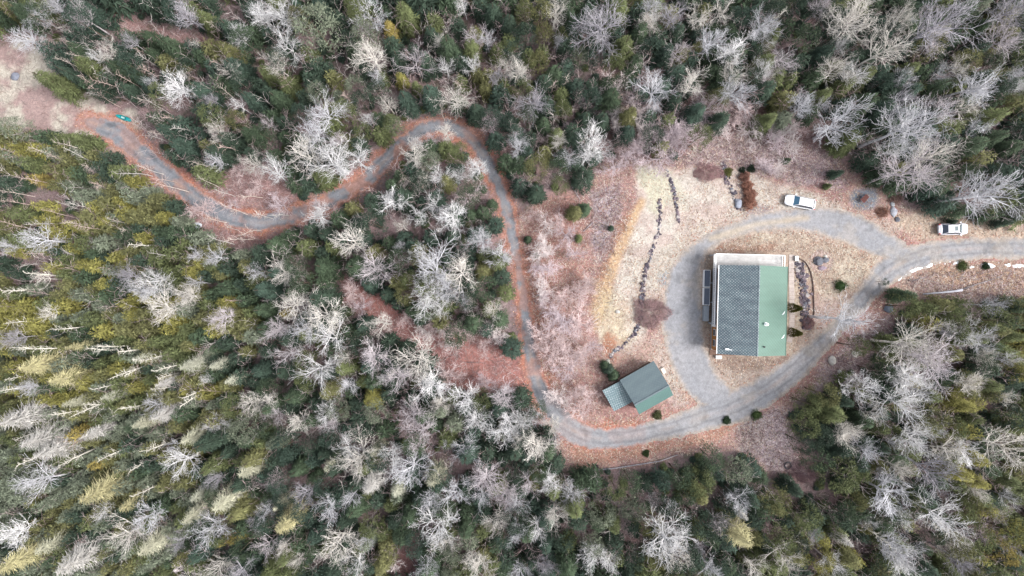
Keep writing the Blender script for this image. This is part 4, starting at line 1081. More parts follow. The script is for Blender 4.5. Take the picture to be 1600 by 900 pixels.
# ------------------------------------------------------------------ cars
def car(loc, rz, mat, label, g_front, g_rear, wagon_h, sunroof, L=4.7, Wd=1.82):
    root = empty('parked_car', loc, rz)
    tag(root, label, 'car', 'white cars parked by the driveway')
    hl = L / 2; hw = Wd / 2
    st_ = [(-hl, .66, .45, .78), (-hl + .12, .86, .36, .98), (-hl + .5, .97, .3, 1.02), (-1.2, 1.0, .3, 1.03), (0, 1.0, .3, 1.02), (0.85, 1.0, .3, 1.01), (1.35, .98, .3, .98), (hl - .45, .93, .32, .88), (hl - .15, .82, .38, .76), (hl, .62, .48, .66)]
    b = MB(); rings = []
    for (xx, wf, zb, zt) in st_:
        w_ = hw * wf; prof = [(-w_ * .82, zb), (-w_ * .97, zb + .12), (-w_, zb + (zt - zb) * .5), (-w_ * .97, zt - .1), (-w_ * .86, zt - .02), (-w_ * .45, zt + .015), (0, zt + .03)]
        prof += [(-a_, c_) for a_, c_ in reversed(prof[:-1])]
        s0 = len(b.v); b.v += [(xx, a_, c_) for a_, c_ in prof]; rings.append((s0, len(prof)))
    for (s0, n), (s1, _) in zip(rings, rings[1:]):
        for k in range(n): b.f.append([s0 + k, s0 + (k + 1) % n, s1 + (k + 1) % n, s1 + k]); b.m.append(0)
    s0, n = rings[0]; b.f.append([s0 + k for k in range(n)]); b.m.append(0)
    s0, n = rings[-1]; b.f.append([s0 + k for k in reversed(range(n))]); b.m.append(0)
    body = b.obj('body', mat, root, smooth=True)
    # greenhouse
    x0, x1, x2, x3 = (-hl + .22, -hl + .65, .45, 1.15) if wagon_h else (-hl + .42, -hl + 1.05, .45, 1.2)
    zb, zt = 0.99, 1.6; wb, wt = hw * .9, hw * .68
    b = MB(); P0 = [(x0, -wb, zb), (x3, -wb, zb), (x3, wb, zb), (x0, wb, zb)]; P1 = [(x1, -wt, zt - .03), (x2, -wt, zt), (x2, wt, zt), (x1, wt, zt - .03)]
    b.hexa(P0 + P1); cab = b.obj('cabin', mat, root)
    b = MB(); b.hexa([(x1 + .02, -wt + .03, zt - .02), (x2 - .02, -wt + .03, zt + .0), (x2 - .02, wt - .03, zt + .0), (x1 + .02, wt - .03, zt - .02), (x1 + .12, -wt + .16, zt + .03), (x2 - .12, -wt + .16, zt + .04), (x2 - .12, wt - .16, zt + .04), (x1 + .12, wt - .16, zt + .03)]); b.obj('roof', mat, root)
    def quad(pa, pb, pc, pd, ins, name, gm, parent=cab):
        pa, pb, pc, pd = map(Vector, (pa, pb, pc, pd)); ce = (pa + pb + pc + pd) / 4
        nrm = (pb - pa).cross(pd - pa).normalized(); q = [p_ + (ce - p_).normalized() * ins + nrm * .012 for p_ in (pa, pb, pc, pd)]
        q2 = [p_ - nrm * .01 for p_ in q]; bb = MB(); bb.hexa(q2 + q); return bb.obj(name, gm, parent)
    quad(P0[1], P0[2], P1[2], P1[1], .07, 'windscreen', g_front); quad(P0[3], P0[0], P1[0], P1[3], .07, 'rear_window', g_rear)
    for sgn in (0, 1):
        a_, c_ = (P0[0], P0[1]) if sgn == 0 else (P0[2], P0[3]); t1, t2 = (P1[0], P1[1]) if sgn == 0 else (P1[2], P1[3])
        quad(a_, c_, t2, t1, .1, 'side_window', M_glass_dark)
    for sy in (-1, 1):
        b = MB(); b.tube([(x1 + .15, sy * (wt - .06), zt + .03), (x1 + .2, sy * (wt - .06), zt + .08), (x2 - .2, sy * (wt - .06), zt + .09), (x2 - .12, sy * (wt - .06), zt + .04)], [.02] * 4, 6); b.obj('roof_rail', M_grey, root)
        b = MB(); b.box(.86, 1.06, sy * (hw + .08) - .09, sy * (hw + .08) + .09, .98, 1.12); b.obj('wing_mirror', mat, root)
        b = MB(); b.hexa([(hl - .42, sy * hw * .62 - .14, .70), (hl - .06, sy * hw * .60 - .14, .60), (hl - .06, sy * hw * .60 + .14, .60), (hl - .42, sy * hw * .68 + .14, .70), (hl - .42, sy * hw * .62 - .14, .885), (hl - .08, sy * hw * .60 - .14, .755), (hl - .08, sy * hw * .60 + .14, .755), (hl - .42, sy * hw * .68 + .12, .865)]); b.obj('headlight', M_clear_lens, root)
        b = MB(); b.box(-hl + .02, -hl + .3, sy * hw * .8 - .06, sy * hw * .8 + .06, .72, .96); b.obj('tail_light', M_red_lens, root)
    b = MB(); b.box(hl - .09, hl + .015, -.42, .42, .47, .64); b.obj('grille', M_dark, root)
    if sunroof: b = MB(); b.box(-.32, .2, -.36, .36, zt + .04, zt + .05); b.obj('sunroof', M_glass_green, root)
    for sx in (-1.38, 1.42):
        for sy in (-1, 1):
            wr = empty('wheel', (sx, sy * (hw - .1), .34)); wr.parent = root
            b = MB(); b.tube([(0, -.11, 0), (0, .11, 0)], [.34, .34], 20); b.obj('tyre', M_rubber, wr)
            b = MB(); b.tube([(0, .112 * sy, 0), (0, .135 * sy, 0)], [.21, .18], 14); b.obj('rim', M_rim, wr)
    return root
p1 = W(1249.5, 316, .5); car((p1.x, p1.y, 0), radians(180 - 11), M_carwhite, 'white estate car with blue windscreen parked on the grass verge above the house', M_glass_blue, M_glass_dark, True, False, L=4.75, Wd=1.8)
p2 = W(1488, 358, .5); car((p2.x, p2.y, 0), radians(1), M_carpearl, 'pearl white car with a sunroof parked beside the drive near the right edge', M_glass_green, M_glass_dark, False, True, L=4.6, Wd=1.8)

# ------------------------------------------------------------------ kayak
k = W(195, 185); b = MB(); rings = []
for i in range(13):
    t = -1 + i / 6; w_ = .33 * math.sqrt(max(0.0, 1 - abs(t) ** 2.2)) + .012; z_ = .10 * abs(t) ** 3; s0 = len(b.v)
    for j in range(10):
        a = 2 * pi * j / 10; b.v.append((t * 1.35, w_ * cos(a), .2 + z_ + .16 * sin(a) * (0.35 + 0.65 * (w_ / .34))))
    rings.append(s0)
for s0, s1 in zip(rings, rings[1:]):
    for j in range(10): b.f.append([s0 + j, s0 + (j + 1) % 10, s1 + (j + 1) % 10, s1 + j]); b.m.append(0)
b.f.append([rings[0] + j for j in range(10)]); b.f.append([rings[-1] + j for j in reversed(range(10))]); b.m += [0, 0]
ky = empty('kayak', (k.x, k.y, 0), radians(-20)); tag(ky, 'teal kayak lying at the end of the driveway beside the upper left clearing', 'kayak')
b.obj('hull', M_teal, ky, smooth=True)
b = MB()
for j in range(16):
    a0, a1_ = 2 * pi * j / 16, 2 * pi * (j + 1) / 16
    b.hexa([(.45 * cos(a0), .2 * sin(a0), .33), (.45 * cos(a1_), .2 * sin(a1_), .33), (.38 * cos(a1_), .15 * sin(a1_), .33), (.38 * cos(a0), .15 * sin(a0), .33), (.45 * cos(a0), .2 * sin(a0), .40), (.45 * cos(a1_), .2 * sin(a1_), .40), (.38 * cos(a1_), .15 * sin(a1_), .40), (.38 * cos(a0), .15 * sin(a0), .40)])
b.obj('cockpit_rim', M_dark, ky)
b = MB(); b.box(-.2, .16, -.13, .13, .355, .42); b.box(-.24, -.18, -.13, .13, .42, .6); b.obj('seat', simple('pale_seat', alb(190,235,235), .6, .1), ky)

# ------------------------------------------------------------------ stones
def blob(r, sx, sy, sz, seed, sub=2, rough=.3):
    import bmesh
    bm = bmesh.new(); bmesh.ops.create_icosphere(bm, subdivisions=sub, radius=r)
    o_ = Vector((seed * 3.1, seed * 1.7, seed * .9))
    for v_ in bm.verts:
        n_ = mnoise.noise(v_.co / r * 1.3 + o_) * rough + mnoise.noise(v_.co / r * 3 + o_) * rough * .4
        v_.co *= 1 + n_; v_.co.x *= sx; v_.co.y *= sy; v_.co.z *= sz
    vs = [tuple(v_.co) for v_ in bm.verts]; fs = [[q.index for q in f_.verts] for f_ in bm.faces]; bm.free(); return vs, fs
def stone(px, py, r, label, mat=None, sx=1, sy=1, sz=.6, seed=1, name='boulder', cat='boulder', group=None):
    p_ = W(px, py); vs, fs = blob(r, sx, sy, sz, seed); b = MB(); b.v = vs; b.f = fs; b.m = [0] * len(fs)
    o_ = b.obj(name, mat or M_rock, None, loc=(p_.x, p_.y, r * sz * .45)); tag(o_, label, cat, group); return o_
GB = 'boulders of the round flower bed'
stone(1278, 408, .72, 'large blue grey boulder, biggest in the round bed east of the deck', seed=1, sx=1.05, group=GB)
stone(1289, 406, .5, 'mid sized grey boulder touching the largest one in the round bed', seed=2, sx=1.1, group=GB)
stone(1284.5, 419, .5, 'flat mauve grey boulder at the bottom of the round bed', simple('mauve_rock', alb(165,148,160), .9, .2, 3), sx=1.3, sy=.7, sz=.4, seed=3, group=GB)
stone(1290, 400.5, .25, 'small cream stone at the top of the round bed', M_rock_pale, sx=1.2, seed=4, group=GB)
stone(1387, 482, .72, 'round dark grey boulder between the drive and the dark spruce', simple('slate_rock', alb(125,135,150), .9, .2, 2), sz=.7, seed=5)
stone(1394, 319, .42, 'upper whitish boulder of the outcrop east of the leaf ringed gravel patch', simple('bluish_rock', alb(196,200,204), .9, .2, 3), sx=.8, sy=1.1, seed=6)
stone(1396, 331, .62, 'larger bluish grey boulder of the outcrop east of the leaf ringed gravel patch', simple('outcrop_rock', alb(186,188,198), .9, .3, 2), sx=.85, sy=1.25, sz=.4, seed=7)
stone(1402, 343, .4, 'small dark stone at the foot of the outcrop beside the drive', seed=8)
stone(1299, 563, .75, 'big pale cream boulder in the brush right of the lower drive', M_rock_pale, sx=.75, sy=1.1, sz=.7, seed=9)
stone(1312, 581, .4, 'small cream boulder just below the big pale one right of the drive', M_rock_pale, seed=10)
stone(1335, 553, .5, 'cream boulder, left one of a pair among the small spruces right of the drive', M_rock_pale, sx=1.1, seed=11)
stone(1343, 551, .36, 'cream boulder, right one of a pair among the small spruces right of the drive', M_rock_pale, seed=12)
stone(965, 487, .35, 'lone whitish stone in the straw coloured strip above the garage', M_rock_pale, sx=1.1, sy=.8, seed=13)
stone(950, 566, .45, 'pale grey stone above the dark spruce beside the garage', simple('greenish_rock', alb(190,190,178), .9, .2, 3), sx=.8, sy=1.1, seed=14)
stone(308, 353, .7, 'white bluish boulder in the leaves south of the upper left drive', simple('white_rock', alb(225,232,240), .8, .15, 3), sx=1.2, sy=.8, sz=.5, seed=15)
stone(297, 334, .45, 'small white stone above the larger white boulder near the upper left drive', M_rock_pale, seed=16)
stone(25, 120, .7, 'bluish grey boulder in the straw clearing at the far upper left', simple('clearing_rock', alb(150,155,170), .9, .2, 3), sz=.5, seed=17)
stone(452, 362, .4, 'pale lavender stone at the edge of the leafy drive near the lower bend', simple('lavender_rock', alb(205,200,215), .9, .1, 3), sx=1.3, seed=18)
stone(1153, 318, .6, 'bluish boulder at the lower end of the rubble row by the rusty shrubs', simple('row_rock', alb(170,175,190), .9, .2, 3), sy=1.3, seed=19)

def stone_row(path, w, n, label, name='stone_wall', cat='stone wall', mat=None, seed=1, rmin=.06, rmax=.3):
    rr = random.Random(seed); b = MB(); P_ = resample([(*q, 0) for q in path], 3)
    for i in range(n):
        q = P_[min(int((rr.random() + .06 * sin(i)) % 1 * len(P_)), len(P_) - 1)]; r_ = rmin + (rmax - rmin) * rr.random() ** 1.7; vs, fs = blob(r_, rr.uniform(.6, 1.5), rr.uniform(.6, 1.5), .7, seed * 100 + i, 1)
        p_ = W(q[0] + rr.gauss(0, w), q[1] + rr.gauss(0, w * .5)); o_ = len(b.v)
        b.v += [(v[0] + p_.x, v[1] + p_.y, v[2] + r_ * rr.uniform(-.15, .35)) for v in vs]; b.f += [[k_ + o_ for k_ in f_] for f_ in fs]
        b.m += [rr.choice([0, 1, 1, 2, 2, 3])] * len(fs)
    o_ = b.obj(name, [M_rock, simple(name + '_dark', alb(84,76,88), .9, .3, 3), mat or simple(name + '_mauve', alb(130,116,124), .9, .3, 3), simple(name + '_pale', alb(190,182,180), .9, .3, 3)], None); tag(o_, label, cat, 'rubble stone rows on the lawn'); return o_
stone_row([(1041,266),(1047,282),(1053,298),(1056,318),(1060,345)], 1.3, 190, 'dark rubble row running down from the pink bare tree into the lawn', seed=2)
stone_row([(1030,312),(1031,335),(1029,355),(1025,375),(1016,398),(1010,420),(1005,445),(1001,472)], 1.6, 330, 'long dark rubble row curving down the middle of the lawn west of the house', seed=3)
stone_row([(1003,470),(1000,500),(990,522),(978,536),(962,548),(955,556)], 1.8, 170, 'dark rubble row running down to the garage', seed=4)
stone_row([(1130,255),(1131,275),(1141,292),(1147,308),(1153,325)], 2.4, 130, 'short rubble row left of the rusty shrubs', seed=5)
stone_row([(1248,412),(1252,430),(1256,455),(1257,485),(1259,512)], 3.6, 460, 'rubble bed filling the strip garden east of the house', seed=6, name='rock_garden', cat='rock garden', rmax=.34)

# garden strip edging and path east of the house
def strip(path, wd_, z, name, mat, parent=None, **kw):
    P_ = resample([(*q, 0) for q in path], 4); b = MB()
    pts = [W(q[0], q[1], 0) for q in P_]; L_ = []; R_ = []
    for i, p_ in enumerate(pts):
        d_ = (pts[min(i + 1, len(pts) - 1)] - pts[max(i - 1, 0)]).normalized(); n_ = Vector((-d_.y, d_.x, 0)); L_.append(p_ + n_ * wd_); R_.append(p_ - n_ * wd_)
    for i in range(len(pts) - 1):
        b.hexa([(*R_[i][:2], -.05), (*R_[i + 1][:2], -.05), (*L_[i + 1][:2], -.05), (*L_[i][:2], -.05), (*R_[i][:2], z), (*R_[i + 1][:2], z), (*L_[i + 1][:2], z), (*L_[i][:2], z)])
    return b.obj(name, mat, parent, **kw)
o = strip([(1237,398),(1236.5,430),(1237,470),(1237,510),(1233,535)], .42, .07, 'footpath', plank_mat('path_slabs', alb(216,202,194), .6, 'Y', .05, .06)); tag(o, kind='structure')
o = strip([(1246,403),(1258,410),(1266,425),(1270,445),(1271,470),(1271,492),(1263,505),(1259,515)], .06, .18, 'garden_edging', simple('edging', alb(90,70,66), .9, .3)); tag(o, 'thin curved dark edging around the strip garden east of the house', 'garden edging')
o = strip([(1243.5,400),(1243.5,408)], .28, .42, 'garden_trough', M_grey); tag(o, 'short grey metal trough at the top end of the strip garden', 'trough')

# tyre, fire pit cart
def torus(R, r, z, n=28, m_=8, arc=1.0):
    b = MB()
    for i in range(n):
        for j in range(m_):
            a = 2 * pi * arc * i / n; c_ = 2 * pi * j / m_; b.v.append(((R + r * cos(c_)) * cos(a), (R + r * cos(c_)) * sin(a), z + r * sin(c_)))
    for i in range(n):
        for j in range(m_):
            i2 = (i + 1) % n; j2 = (j + 1) % m_; b.f.append([i * m_ + j, i2 * m_ + j, i2 * m_ + j2, i * m_ + j2]); b.m.append(0)
    return b
p_ = W(1230.5, 727); o = torus(.5, .13, .12).obj('old_tyre', simple('weathered_rubber', alb(88,88,92), .9, .3), None, smooth=True, loc=p_); tag(o, 'old grey tyre lying flat in the pale brambles below the drive', 'tyre')
p_ = W(1348, 311); wb_ = empty('wheelbarrow', p_, radians(48)); tag(wb_, 'rusty red wheelbarrow standing on the round gravel patch', 'wheelbarrow')
b = MB(); T = .03
b.hexa([(-.45, -.28, .35), (.35, -.24, .3), (.35, .24, .3), (-.45, .28, .35), (-.62, -.42, .7), (.62, -.34, .72), (.62, .34, .72), (-.62, .42, .7)]); b.obj('tray', M_red, wb_)
b = MB(); b.hexa([(-.5, -.33, .705), (.5, -.26, .705), (.5, .26, .705), (-.5, .33, .705), (-.5, -.33, .74), (.5, -.26, .74), (.5, .26, .74), (-.5, .33, .74)]); b.obj('load', simple('leaf_load', alb(120,74,68), .9, .3, 6), wb_)
for s_ in (-1, 1):
    b = MB(); b.tube([(.75, s_ * .08, .22), (-.3, s_ * .26, .32), (-1.15, s_ * .32, .68)], [.025] * 3, 6); b.obj('handle', M_dark, wb_)
    b = MB(); b.tube([(-.35, s_ * .26, .33), (-.45, s_ * .3, 0)], [.02] * 2, 6); b.obj('leg', M_dark, wb_)
b = MB(); b.tube([(.72, -.05, .2), (.72, .05, .2)], [.2, .2], 16); b.obj('wheel', M_rubber, wb_)

# logs
def log(pts, r0, r1, label, mat=None, name='fallen_log', cat='fallen log', twigs=0, seed=1):
    P_ = [W(*q) for q in pts]; n_ = len(P_); b = MB(); rr = random.Random(seed)
    b.tube([(p_.x, p_.y, r0 + .12 + rr.uniform(0, .1)) for p_ in P_], [r0 + (r1 - r0) * i / (n_ - 1) for i in range(n_)], 7)
    for k_ in range(twigs):
        i = rr.randrange(n_ - 1); q = P_[i].lerp(P_[i + 1], rr.random()); a = rr.uniform(0, 6.28); l_ = rr.uniform(.5, 1.6)
        b.tube([(q.x, q.y, r0 + .15), (q.x + cos(a) * l_ * .6, q.y + sin(a) * l_ * .6, r0 + .3), (q.x + cos(a) * l_, q.y + sin(a) * l_ * 1.1, r0 + .35)], [.025, .02, .012], 4)
    o_ = b.obj(name, mat or M_log, None, smooth=True); tag(o_, label, cat); return o_
log([(1441,459.5),(1470,457),(1490,455),(1502,453)], .10, .22, 'thick bleached log lying in the brush below the snow patches', simple('bleached_log', alb(225,225,235), .9, .15), twigs=5)
log([(1500,453),(1525,444),(1548,437),(1565,430)], .07, .03, 'thin crooked pole running on from the bleached log', twigs=4, seed=2)
log([(919,735),(960,731),(1005,724),(1030,720),(1058,710)], .11, .06, 'long thin log lying along the forest edge below the garage', twigs=3, seed=3)
log([(1425,439),(1445,433)], .05, .02, 'short thin pole below the left end of the snow', twigs=2, seed=4)
log([(1470,404),(1474,404.5)], .03, .03, 'short stick at the edge of the drive above the snow', seed=5)
log([(892,289),(906,312)], .06, .04, 'thin pale pole lying beside the spruce west of the purple slope', twigs=2, seed=6)
log([(911,362),(927,347)], .07, .05, 'straight pale pole below the yellow green spruce on the slope', seed=7)
log([(873,332),(876,345),(874,358)], .06, .04, 'bent whitish branch standing out on the grey brush west of the slope', twigs=3, seed=8)
log([(685,564),(705,556),(722,549)], .05, .03, 'thin dark branch on the open pink clearing', simple('dark_branch', alb(120,80,76), .9, .2), twigs=4, seed=9)
log([(730,566),(760,567)], .05, .03, 'short grey log on the pink clearing', simple('grey_branch', alb(150,130,130), .9, .2), twigs=3, seed=10)
log([(633,858),(650,882)], .04, .03, 'straight pole on the bare red soil patch at the bottom edge', seed=11)
log([(1330,242),(1303,226)], .04, .03, 'thin pale pole in the mauve brush above the first car', twigs=2, seed=12)
log([(1373,442),(1377,455),(1395,452)], .06, .03, 'short bent pale stick beside the dark spruce', twigs=1, seed=13)
p_ = W(932, 729); b = MB(); b.cyl((0, 0), .34, 0, .55, 12, r1=.28); b.obj('tree_stump', simple('stump', alb(70,54,60), .9, .4), None, loc=p_)
tag(bpy.data.objects['tree_stump'], 'dark stump at the left end of the long log below the garage', 'stump')
p_ = W(1113, 461.5); b = MB()

# clipped bushes
def bush(px, py, r, colr, label, name='shrub', cat='shrub', hz=.9, seed=1, leaf=.11, n=1500, cone=False, group=None, uneven=.16):
    rr = np.random.RandomState(seed); V = []; v = []
    for i in range(n):
        if cone:
            f = rr.rand() ** .8; R = r * (1 - f) ** .8 + .03; a = rr.rand() * 6.283; c0 = np.array([R * cos(a), R * sin(a), hz * f]); d = np.array([cos(a), sin(a), .5])
        else:
            d = rr.normal(size=3); d[2] = abs(d[2]); d /= np.linalg.norm(d); c0 = d * np.array([r, r, hz]) * rr.uniform(.66, 1.12) * (1 + uneven * (sin(3 * atan2(d[1], d[0]) + seed) + .6 * sin(7 * atan2(d[1], d[0]) + 2 * seed)))
        t = rr.normal(size=3); t /= np.linalg.norm(t); e = d + rr.normal(size=3) * .5; e /= np.linalg.norm(e); l = leaf * rr.uniform(.7, 1.3)
        V += [tuple(c0 - t * l * .35), tuple(c0 + t * l * .35), tuple(c0 + e * l)]; q = rr.uniform(.65, 1.35); v += [q] * 3
    V = np.array(V); p_ = W(px, py); root = empty(name, p_); tag(root, label, cat, group)
    o_ = link('foliage', np_mesh('foliage', V, np.arange(len(V)).reshape(-1, 3), {'v': np.array(v)}), M_needles, root); o_.color = (*colr, 1)
    if not cone:
        vs, fs = blob(r * .74, 1, 1, hz / r, seed, 2, .25); b = MB(); b.v = vs; b.f = fs; b.m = [0] * len(fs); c_ = b.obj('inner_growth', M_needles, root); c_.color = (*[q * .8 for q in colr], 1)
        a_ = c_.data.attributes.new('v', 'FLOAT', 'POINT'); a_.data.foreach_set('value', [1.0] * len(c_.data.vertices))
    b = MB(); b.cyl((0, 0), .06, -.05, hz * .5, 6); t_ = b.obj('stem', M_log, root)
    return root
bush(1312, 446.5, .92, alb(74,100,58), 'round clipped green bush alone on the lawn east of the house', hz=1.0)
bush(1181, 648, .82, alb(92,112,66), 'round clipped bush, larger of two below the lower drive', hz=.9, seed=2)
bush(1135, 656.5, .62, alb(70,92,66), 'small dark round bush, smaller of two below the lower drive', hz=.6, seed=3)
bush(1027, 648.5, .7, alb(112,118,80), 'olive bush at the lower right corner of the garage', hz=.6, seed=4)
bush(1009, 708, .5, alb(92,110,70), 'low green bush in the leaves between the lower drive and the long log', hz=.4, seed=5)
for i, (a, c_, r_) in enumerate(()): bush(a, c_, r_, alb(96,110,66), ['green bush at the lower drive edge, left one below the garage', 'green bush at the lower drive edge, right one below the garage'][i], hz=.5, seed=20 + i)
bush(1236.0, 481, .62, alb(104,104,50), 'pointed arborvitae at the east wall, upper of two', 'arborvitae', 'arborvitae', 4.0, 6, .2, 1600, True, 'pointed arborvitae at the east wall')
bush(1236.0, 519, .62, alb(104,104,50), 'pointed arborvitae at the east wall, lower of two', 'arborvitae', 'arborvitae', 4.0, 7, .2, 1600, True, 'pointed arborvitae at the east wall')
bush(1503, 415.5, .9, alb(98,110,66), 'low green bush between two snow patches, left of the pair', hz=.6, seed=8)
bush(1539, 416, .55, alb(70,92,62), 'small dark green bush touching the widest snow patch', hz=.5, seed=9)
bush(1173, 264, .6, alb(66,84,66), 'dark green bush above the rusty shrubs, right one', hz=.6, seed=10)
bush(1159, 266, .42, alb(70,80,66), 'tiny dark bush above the rusty shrubs, left one', hz=.5, seed=11)
bush(1137, 269, .7, alb(122,122,70), 'yellowish bush at the head of the short rubble row', hz=.4, seed=12)
for i, (a, c_, r_, h_) in enumerate(((1163,277,.75,.8),(1167,292,.8,.9),(1171,305,.95,1.0),(1170,318,1.0,.9))):
    bush(a, c_, r_, lin(176,130,112,.7) if i else lin(166,126,112,.7), ['topmost', 'second', 'third', 'lowest'][i] + ' rusty brown shrub in the column left of the first car', 'rusty_shrub', 'shrub', h_, 30 + i, .16, 1600, False, 'rusty brown shrubs left of the first car')
# leafless hedge thicket beside the long rubble row
def thicket(px, py, rx_, ry2, hz, colr, label, seed, n=2600, group=None):
    rr = np.random.RandomState(seed); segs = []
    for i in range(n):
        a = rr.rand() * 6.283; q = math.sqrt(rr.rand()) * (1 + .14 * sin(3 * a + seed) + .12 * sin(5 * a + 2 * seed) + .06 * sin(9 * a)) + abs(rr.normal()) * .12; x0, y0 = rx_ * q * cos(a), ry2 * q * sin(a); z0 = hz * rr.uniform(0, .8) * max(.15, 1 - q * q * .5)
        d = rr.normal(size=3); d[2] = abs(d[2]) + .2; d /= np.linalg.norm(d); l = rr.uniform(.2, .5)
        segs.append(((x0, y0, z0), (x0 + d[0] * l, y0 + d[1] * l, z0 + d[2] * l), .016, .008))
    root = empty('leafless_thicket', W(px, py)); tag(root, label, 'thicket', group)
    o_ = link('stems', seg_mesh('stems', segs, 3, .7, 1.3, seed), M_bark, root); o_.color = (*colr, 1)
    return root
thicket(1017, 489, 2.5, 2.0, 1.3, lin(186,156,156,.75), 'dense purplish brown thicket at the middle of the long rubble row', 1, 4200)
thicket(1106, 270, 2.2, 1.2, .7, lin(196,160,160,.7), 'low crimson thicket at the top of the straw lawn', 2, 2200)
thicket(1262, 505, .9, .9, .6, alb(180,140,140), 'small purplish thicket at the foot of the strip garden', 3, 600)
thicket(1398, 310, 1.0, .8, .6, alb(176,144,134), 'brown thicket between the leaf ringed gravel patch and the outcrop', 4, 600)
thicket(1255, 735, 2.2, 1.6, .8, alb(176,144,150), 'dark purplish thicket beside the old tyre', 5, 2000)
thicket(1378, 332, .9, .7, .5, alb(184,140,122), 'rust brown thicket right of the red wheelbarrow patch', 6, 600)
thicket(1450, 545, .1, .1, .1, alb(160,110,90), 'x', 7, 3) if False else None

# snow patches
def snow(poly, label, seed):
    P_ = resample([(*q, 0) for q in poly + [poly[0]]], 2)[:-1]; rr = np.random.RandomState(seed); b = MB()
    cx_ = sum(q[0] for q in P_) / len(P_); cy_ = sum(q[1] for q in P_) / len(P_)
    n_ = len(P_); out = []
    for q in P_:
        k_ = .86 + rr.normal() * .12; out.append((cx_ + (q[0] - cx_) * k_, cy_ + (q[1] - cy_) * k_ + rr.normal() * .55))
    for s_, z_ in ((1, .01), (.82, .07), (.4, .1)):
        for q in out: p_ = W(cx_ + (q[0] - cx_) * s_, cy_ + (q[1] - cy_) * s_); b.v.append((p_.x, p_.y, z_))
    for l_ in (0, 1):
        for i in range(n_): j = (i + 1) % n_; b.f.append([l_ * n_ + j, l_ * n_ + i, (l_ + 1) * n_ + i, (l_ + 1) * n_ + j]); b.m.append(0)
    b.f.append([2 * n_ + i for i in reversed(range(n_))]); b.m.append(0)
    o_ = b.obj('snow_patch', M_snow_and_glint, None, smooth=False); tag(o_, label, 'snow patch', 'snow patches south of the driveway')
snow([(1420,424),(1428,420),(1440,416),(1443,419),(1434,423),(1422,427)], 'long thin snow patch, leftmost by the drive', 1)
snow([(1444,417),(1450,414),(1455,410),(1458,412),(1456,417),(1448,420)], 'snow patch with a raised tip, second from the left', 2)
snow([(1490,411),(1494,409),(1499,408),(1495,413),(1488,415)], 'tiny snow fleck left of the low green bush', 3)
snow([(1513,417),(1520,415),(1523,418),(1514,419)], 'small snow patch between the two green bushes', 4)
snow([(1532,413),(1540,410),(1552,412),(1556,416),(1552,420),(1545,418),(1538,413)], 'widest snow patch, beside the small dark bush', 5)
snow([(1568,413),(1578,412),(1580,416),(1570,416)], 'snow patch near the right edge, left of the last', 6)
snow([(1581,414),(1592,412),(1602,415),(1596,419),(1584,418)], 'snow patch at the right edge of the photo', 7)
rs2 = random.Random(4)
for i_, (sx_, sy_, w_) in enumerate(((1460,413,1.6),(1468,411,1.2),(1476,412,2.0),(1484,409,1.3),(1506,412,1.2),(1527,415,1.4),(1560,411,1.5),(1415,429,1.4))):
    snow([(sx_ - w_, sy_), (sx_, sy_ - w_ * .5), (sx_ + w_, sy_ - .3), (sx_ + .2, sy_ + w_ * .6)], ['snow crumb just right of the raised snow patch', 'tiny snow crumb, second right of the raised snow patch', 'snow crumb left of the stick by the drive', 'small snow crumb left of the tiny fleck', 'snow crumb touching the low green bush top', 'snow crumb left of the small dark bush', 'snow crumb right of the widest snow patch', 'snow crumb at the very left end of the long thin patch'][i_], 40 + i_)
snow([(1402,438),(1410,431),(1410,434),(1404,440)], 'sliver of snow where the drive forks', 8)
# ------------------------------------------------------------------ labels that single out each tree
MARKS = [('the teal kayak',195,185),('the straw clearing',70,150),('the upper left corner',5,5),('the lower left corner',5,895),('the lower right corner',1595,895),('the upper right corner',1595,5),
 ('the white boulder',308,353),('the hairpin bend',700,196),('the lower left drive bend',395,347),('the leafy drive dip',540,300),('the wooded inner island',670,340),('the pink clearing',740,570),
 ('the garage',1000,606),('the garage bend',895,670),('the house',1175,485),('the first white car',1250,316),('the pearl white car',1489,357),('the red wheelbarrow',1348,311),('the snow patches',1510,415),
 ('the bleached log',1475,456),('the old tyre',1230,727),('the long thin log',990,727),('the slate boulder',1387,482),('the big cream boulder',1299,563),('the rubble row top',1041,266),('the rusty shrubs',1168,300),
 ('the grey green pine',497,48),('the top edge middle',800,5),('the bottom edge middle',800,895),('the left edge middle',5,450),('the right edge lower half',1595,650),('the mustard spruces',350,846),
 ('the bottom edge left quarter',400,895),('the bottom edge right quarter',1200,895),('the top edge right quarter',1200,5),('the top edge left quarter',300,5),('the straight drive',815,440),('the red soil patch',642,870),
 ('the right edge upper half',1595,200),('the left edge upper quarter',5,250),('the left edge lower quarter',5,680),('the snag stand',240,570),('the forest heart left',250,720),('the forest left of the clearing',500,560),
 ('the woods below the clearing',660,740),('the woods below the garage bend',880,820),('the olive pines',1320,760),('the woods right of the lower drive',1450,600),('the dense left spruces',180,400),('the woods above the lawn',1060,120),
 ('the woods above the first car',1300,120),('the woods above the hairpin',640,90),('the west road woods',330,120),('the right lower woods',1480,770),('the drive start woods',120,300)]
EDGE = [m_[0] for m_ in MARKS]
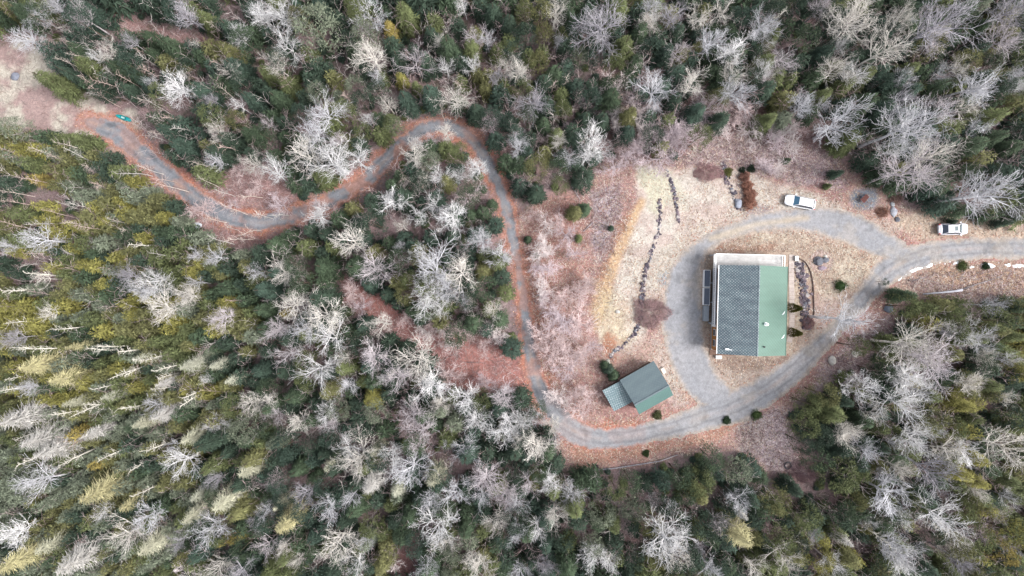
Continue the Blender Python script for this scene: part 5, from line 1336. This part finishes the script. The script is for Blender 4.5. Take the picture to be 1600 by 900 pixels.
SIZEW = {'maple': ('broad', 'medium', 'small'), 'birch': ('broad', 'medium', 'small'), 'pink': ('wide', 'medium', 'small'), 'slim': ('tall', 'thin', 'thin'), 'snag': ('tall', 'medium', 'short'), 'spruce': ('large', 'medium', 'small'), 'pine': ('large', 'medium', 'small'), 'lichen': ('large', 'medium', 'small')}
LIM = {'maple': (28, 18), 'birch': (28, 18), 'pink': (24, 17), 'slim': (13, 0), 'snag': (15, 12), 'spruce': (20, 14), 'pine': (23, 18), 'lichen': (23, 17)}
NOUN = {'maple': 'spreading bare tree', 'birch': 'upright bare tree', 'pink': 'leafless thicket tree', 'slim': 'slender leaning birch', 'snag': 'dead trunk', 'spruce': 'spruce', 'pine': 'rounded pine', 'lichen': 'lichened tree'}
ORD = ['', 'first', 'second', 'third', 'fourth', 'fifth', 'sixth', 'seventh', 'eighth', 'ninth', 'tenth', 'eleventh', 'twelfth']
NUM = ['', 'one', 'two', 'three', 'four', 'five', 'six', 'seven', 'eight', 'nine', 'ten', 'eleven', 'twelve']
cells = {}
for t_ in TREES:
    x_, y_ = t_['px'], t_['py']
    mk = min(MARKS, key=lambda m_: hypot(m_[1] - x_, m_[2] - y_))
    dx, dy = x_ - mk[1], y_ - mk[2]
    side = ('right of' if dx > 0 else 'left of') if abs(dx) > abs(dy) else ('below' if dy > 0 else 'above')
    l_ = LIM[t_['kind']]; sz = SIZEW[t_['kind']][0 if t_['r'] >= l_[0] else 1 if t_['r'] >= l_[1] else 2]
    cells.setdefault((sz, t_['tone'], NOUN[t_['kind']], side, mk[0]), []).append(t_)
for (sz, tone, noun, side, mk), lst in cells.items():
    lst.sort(key=lambda t_: t_['px']); n_ = len(lst)
    for i, t_ in enumerate(lst):
        core = '%s %s %s %s %s' % (sz, tone, noun, side, mk)
        if n_ == 1: s_ = core
        elif i == 0: s_ = 'leftmost ' + core
        elif i == n_ - 1: s_ = 'rightmost ' + core
        elif n_ == 3: s_ = 'middle ' + core
        else: s_ = '%s from left %s' % (ORD[min(i + 1, 12)], core)
        tag(t_['obj'], s_, CAT[t_['kind']], GRP[t_['kind']])
print('trees', len(TREES), 'cells', len(cells), 'longest', max(len(t_['obj']['label'].split()) for t_ in TREES), 'unique', len(set(t_['obj']['label'] for t_ in TREES)))
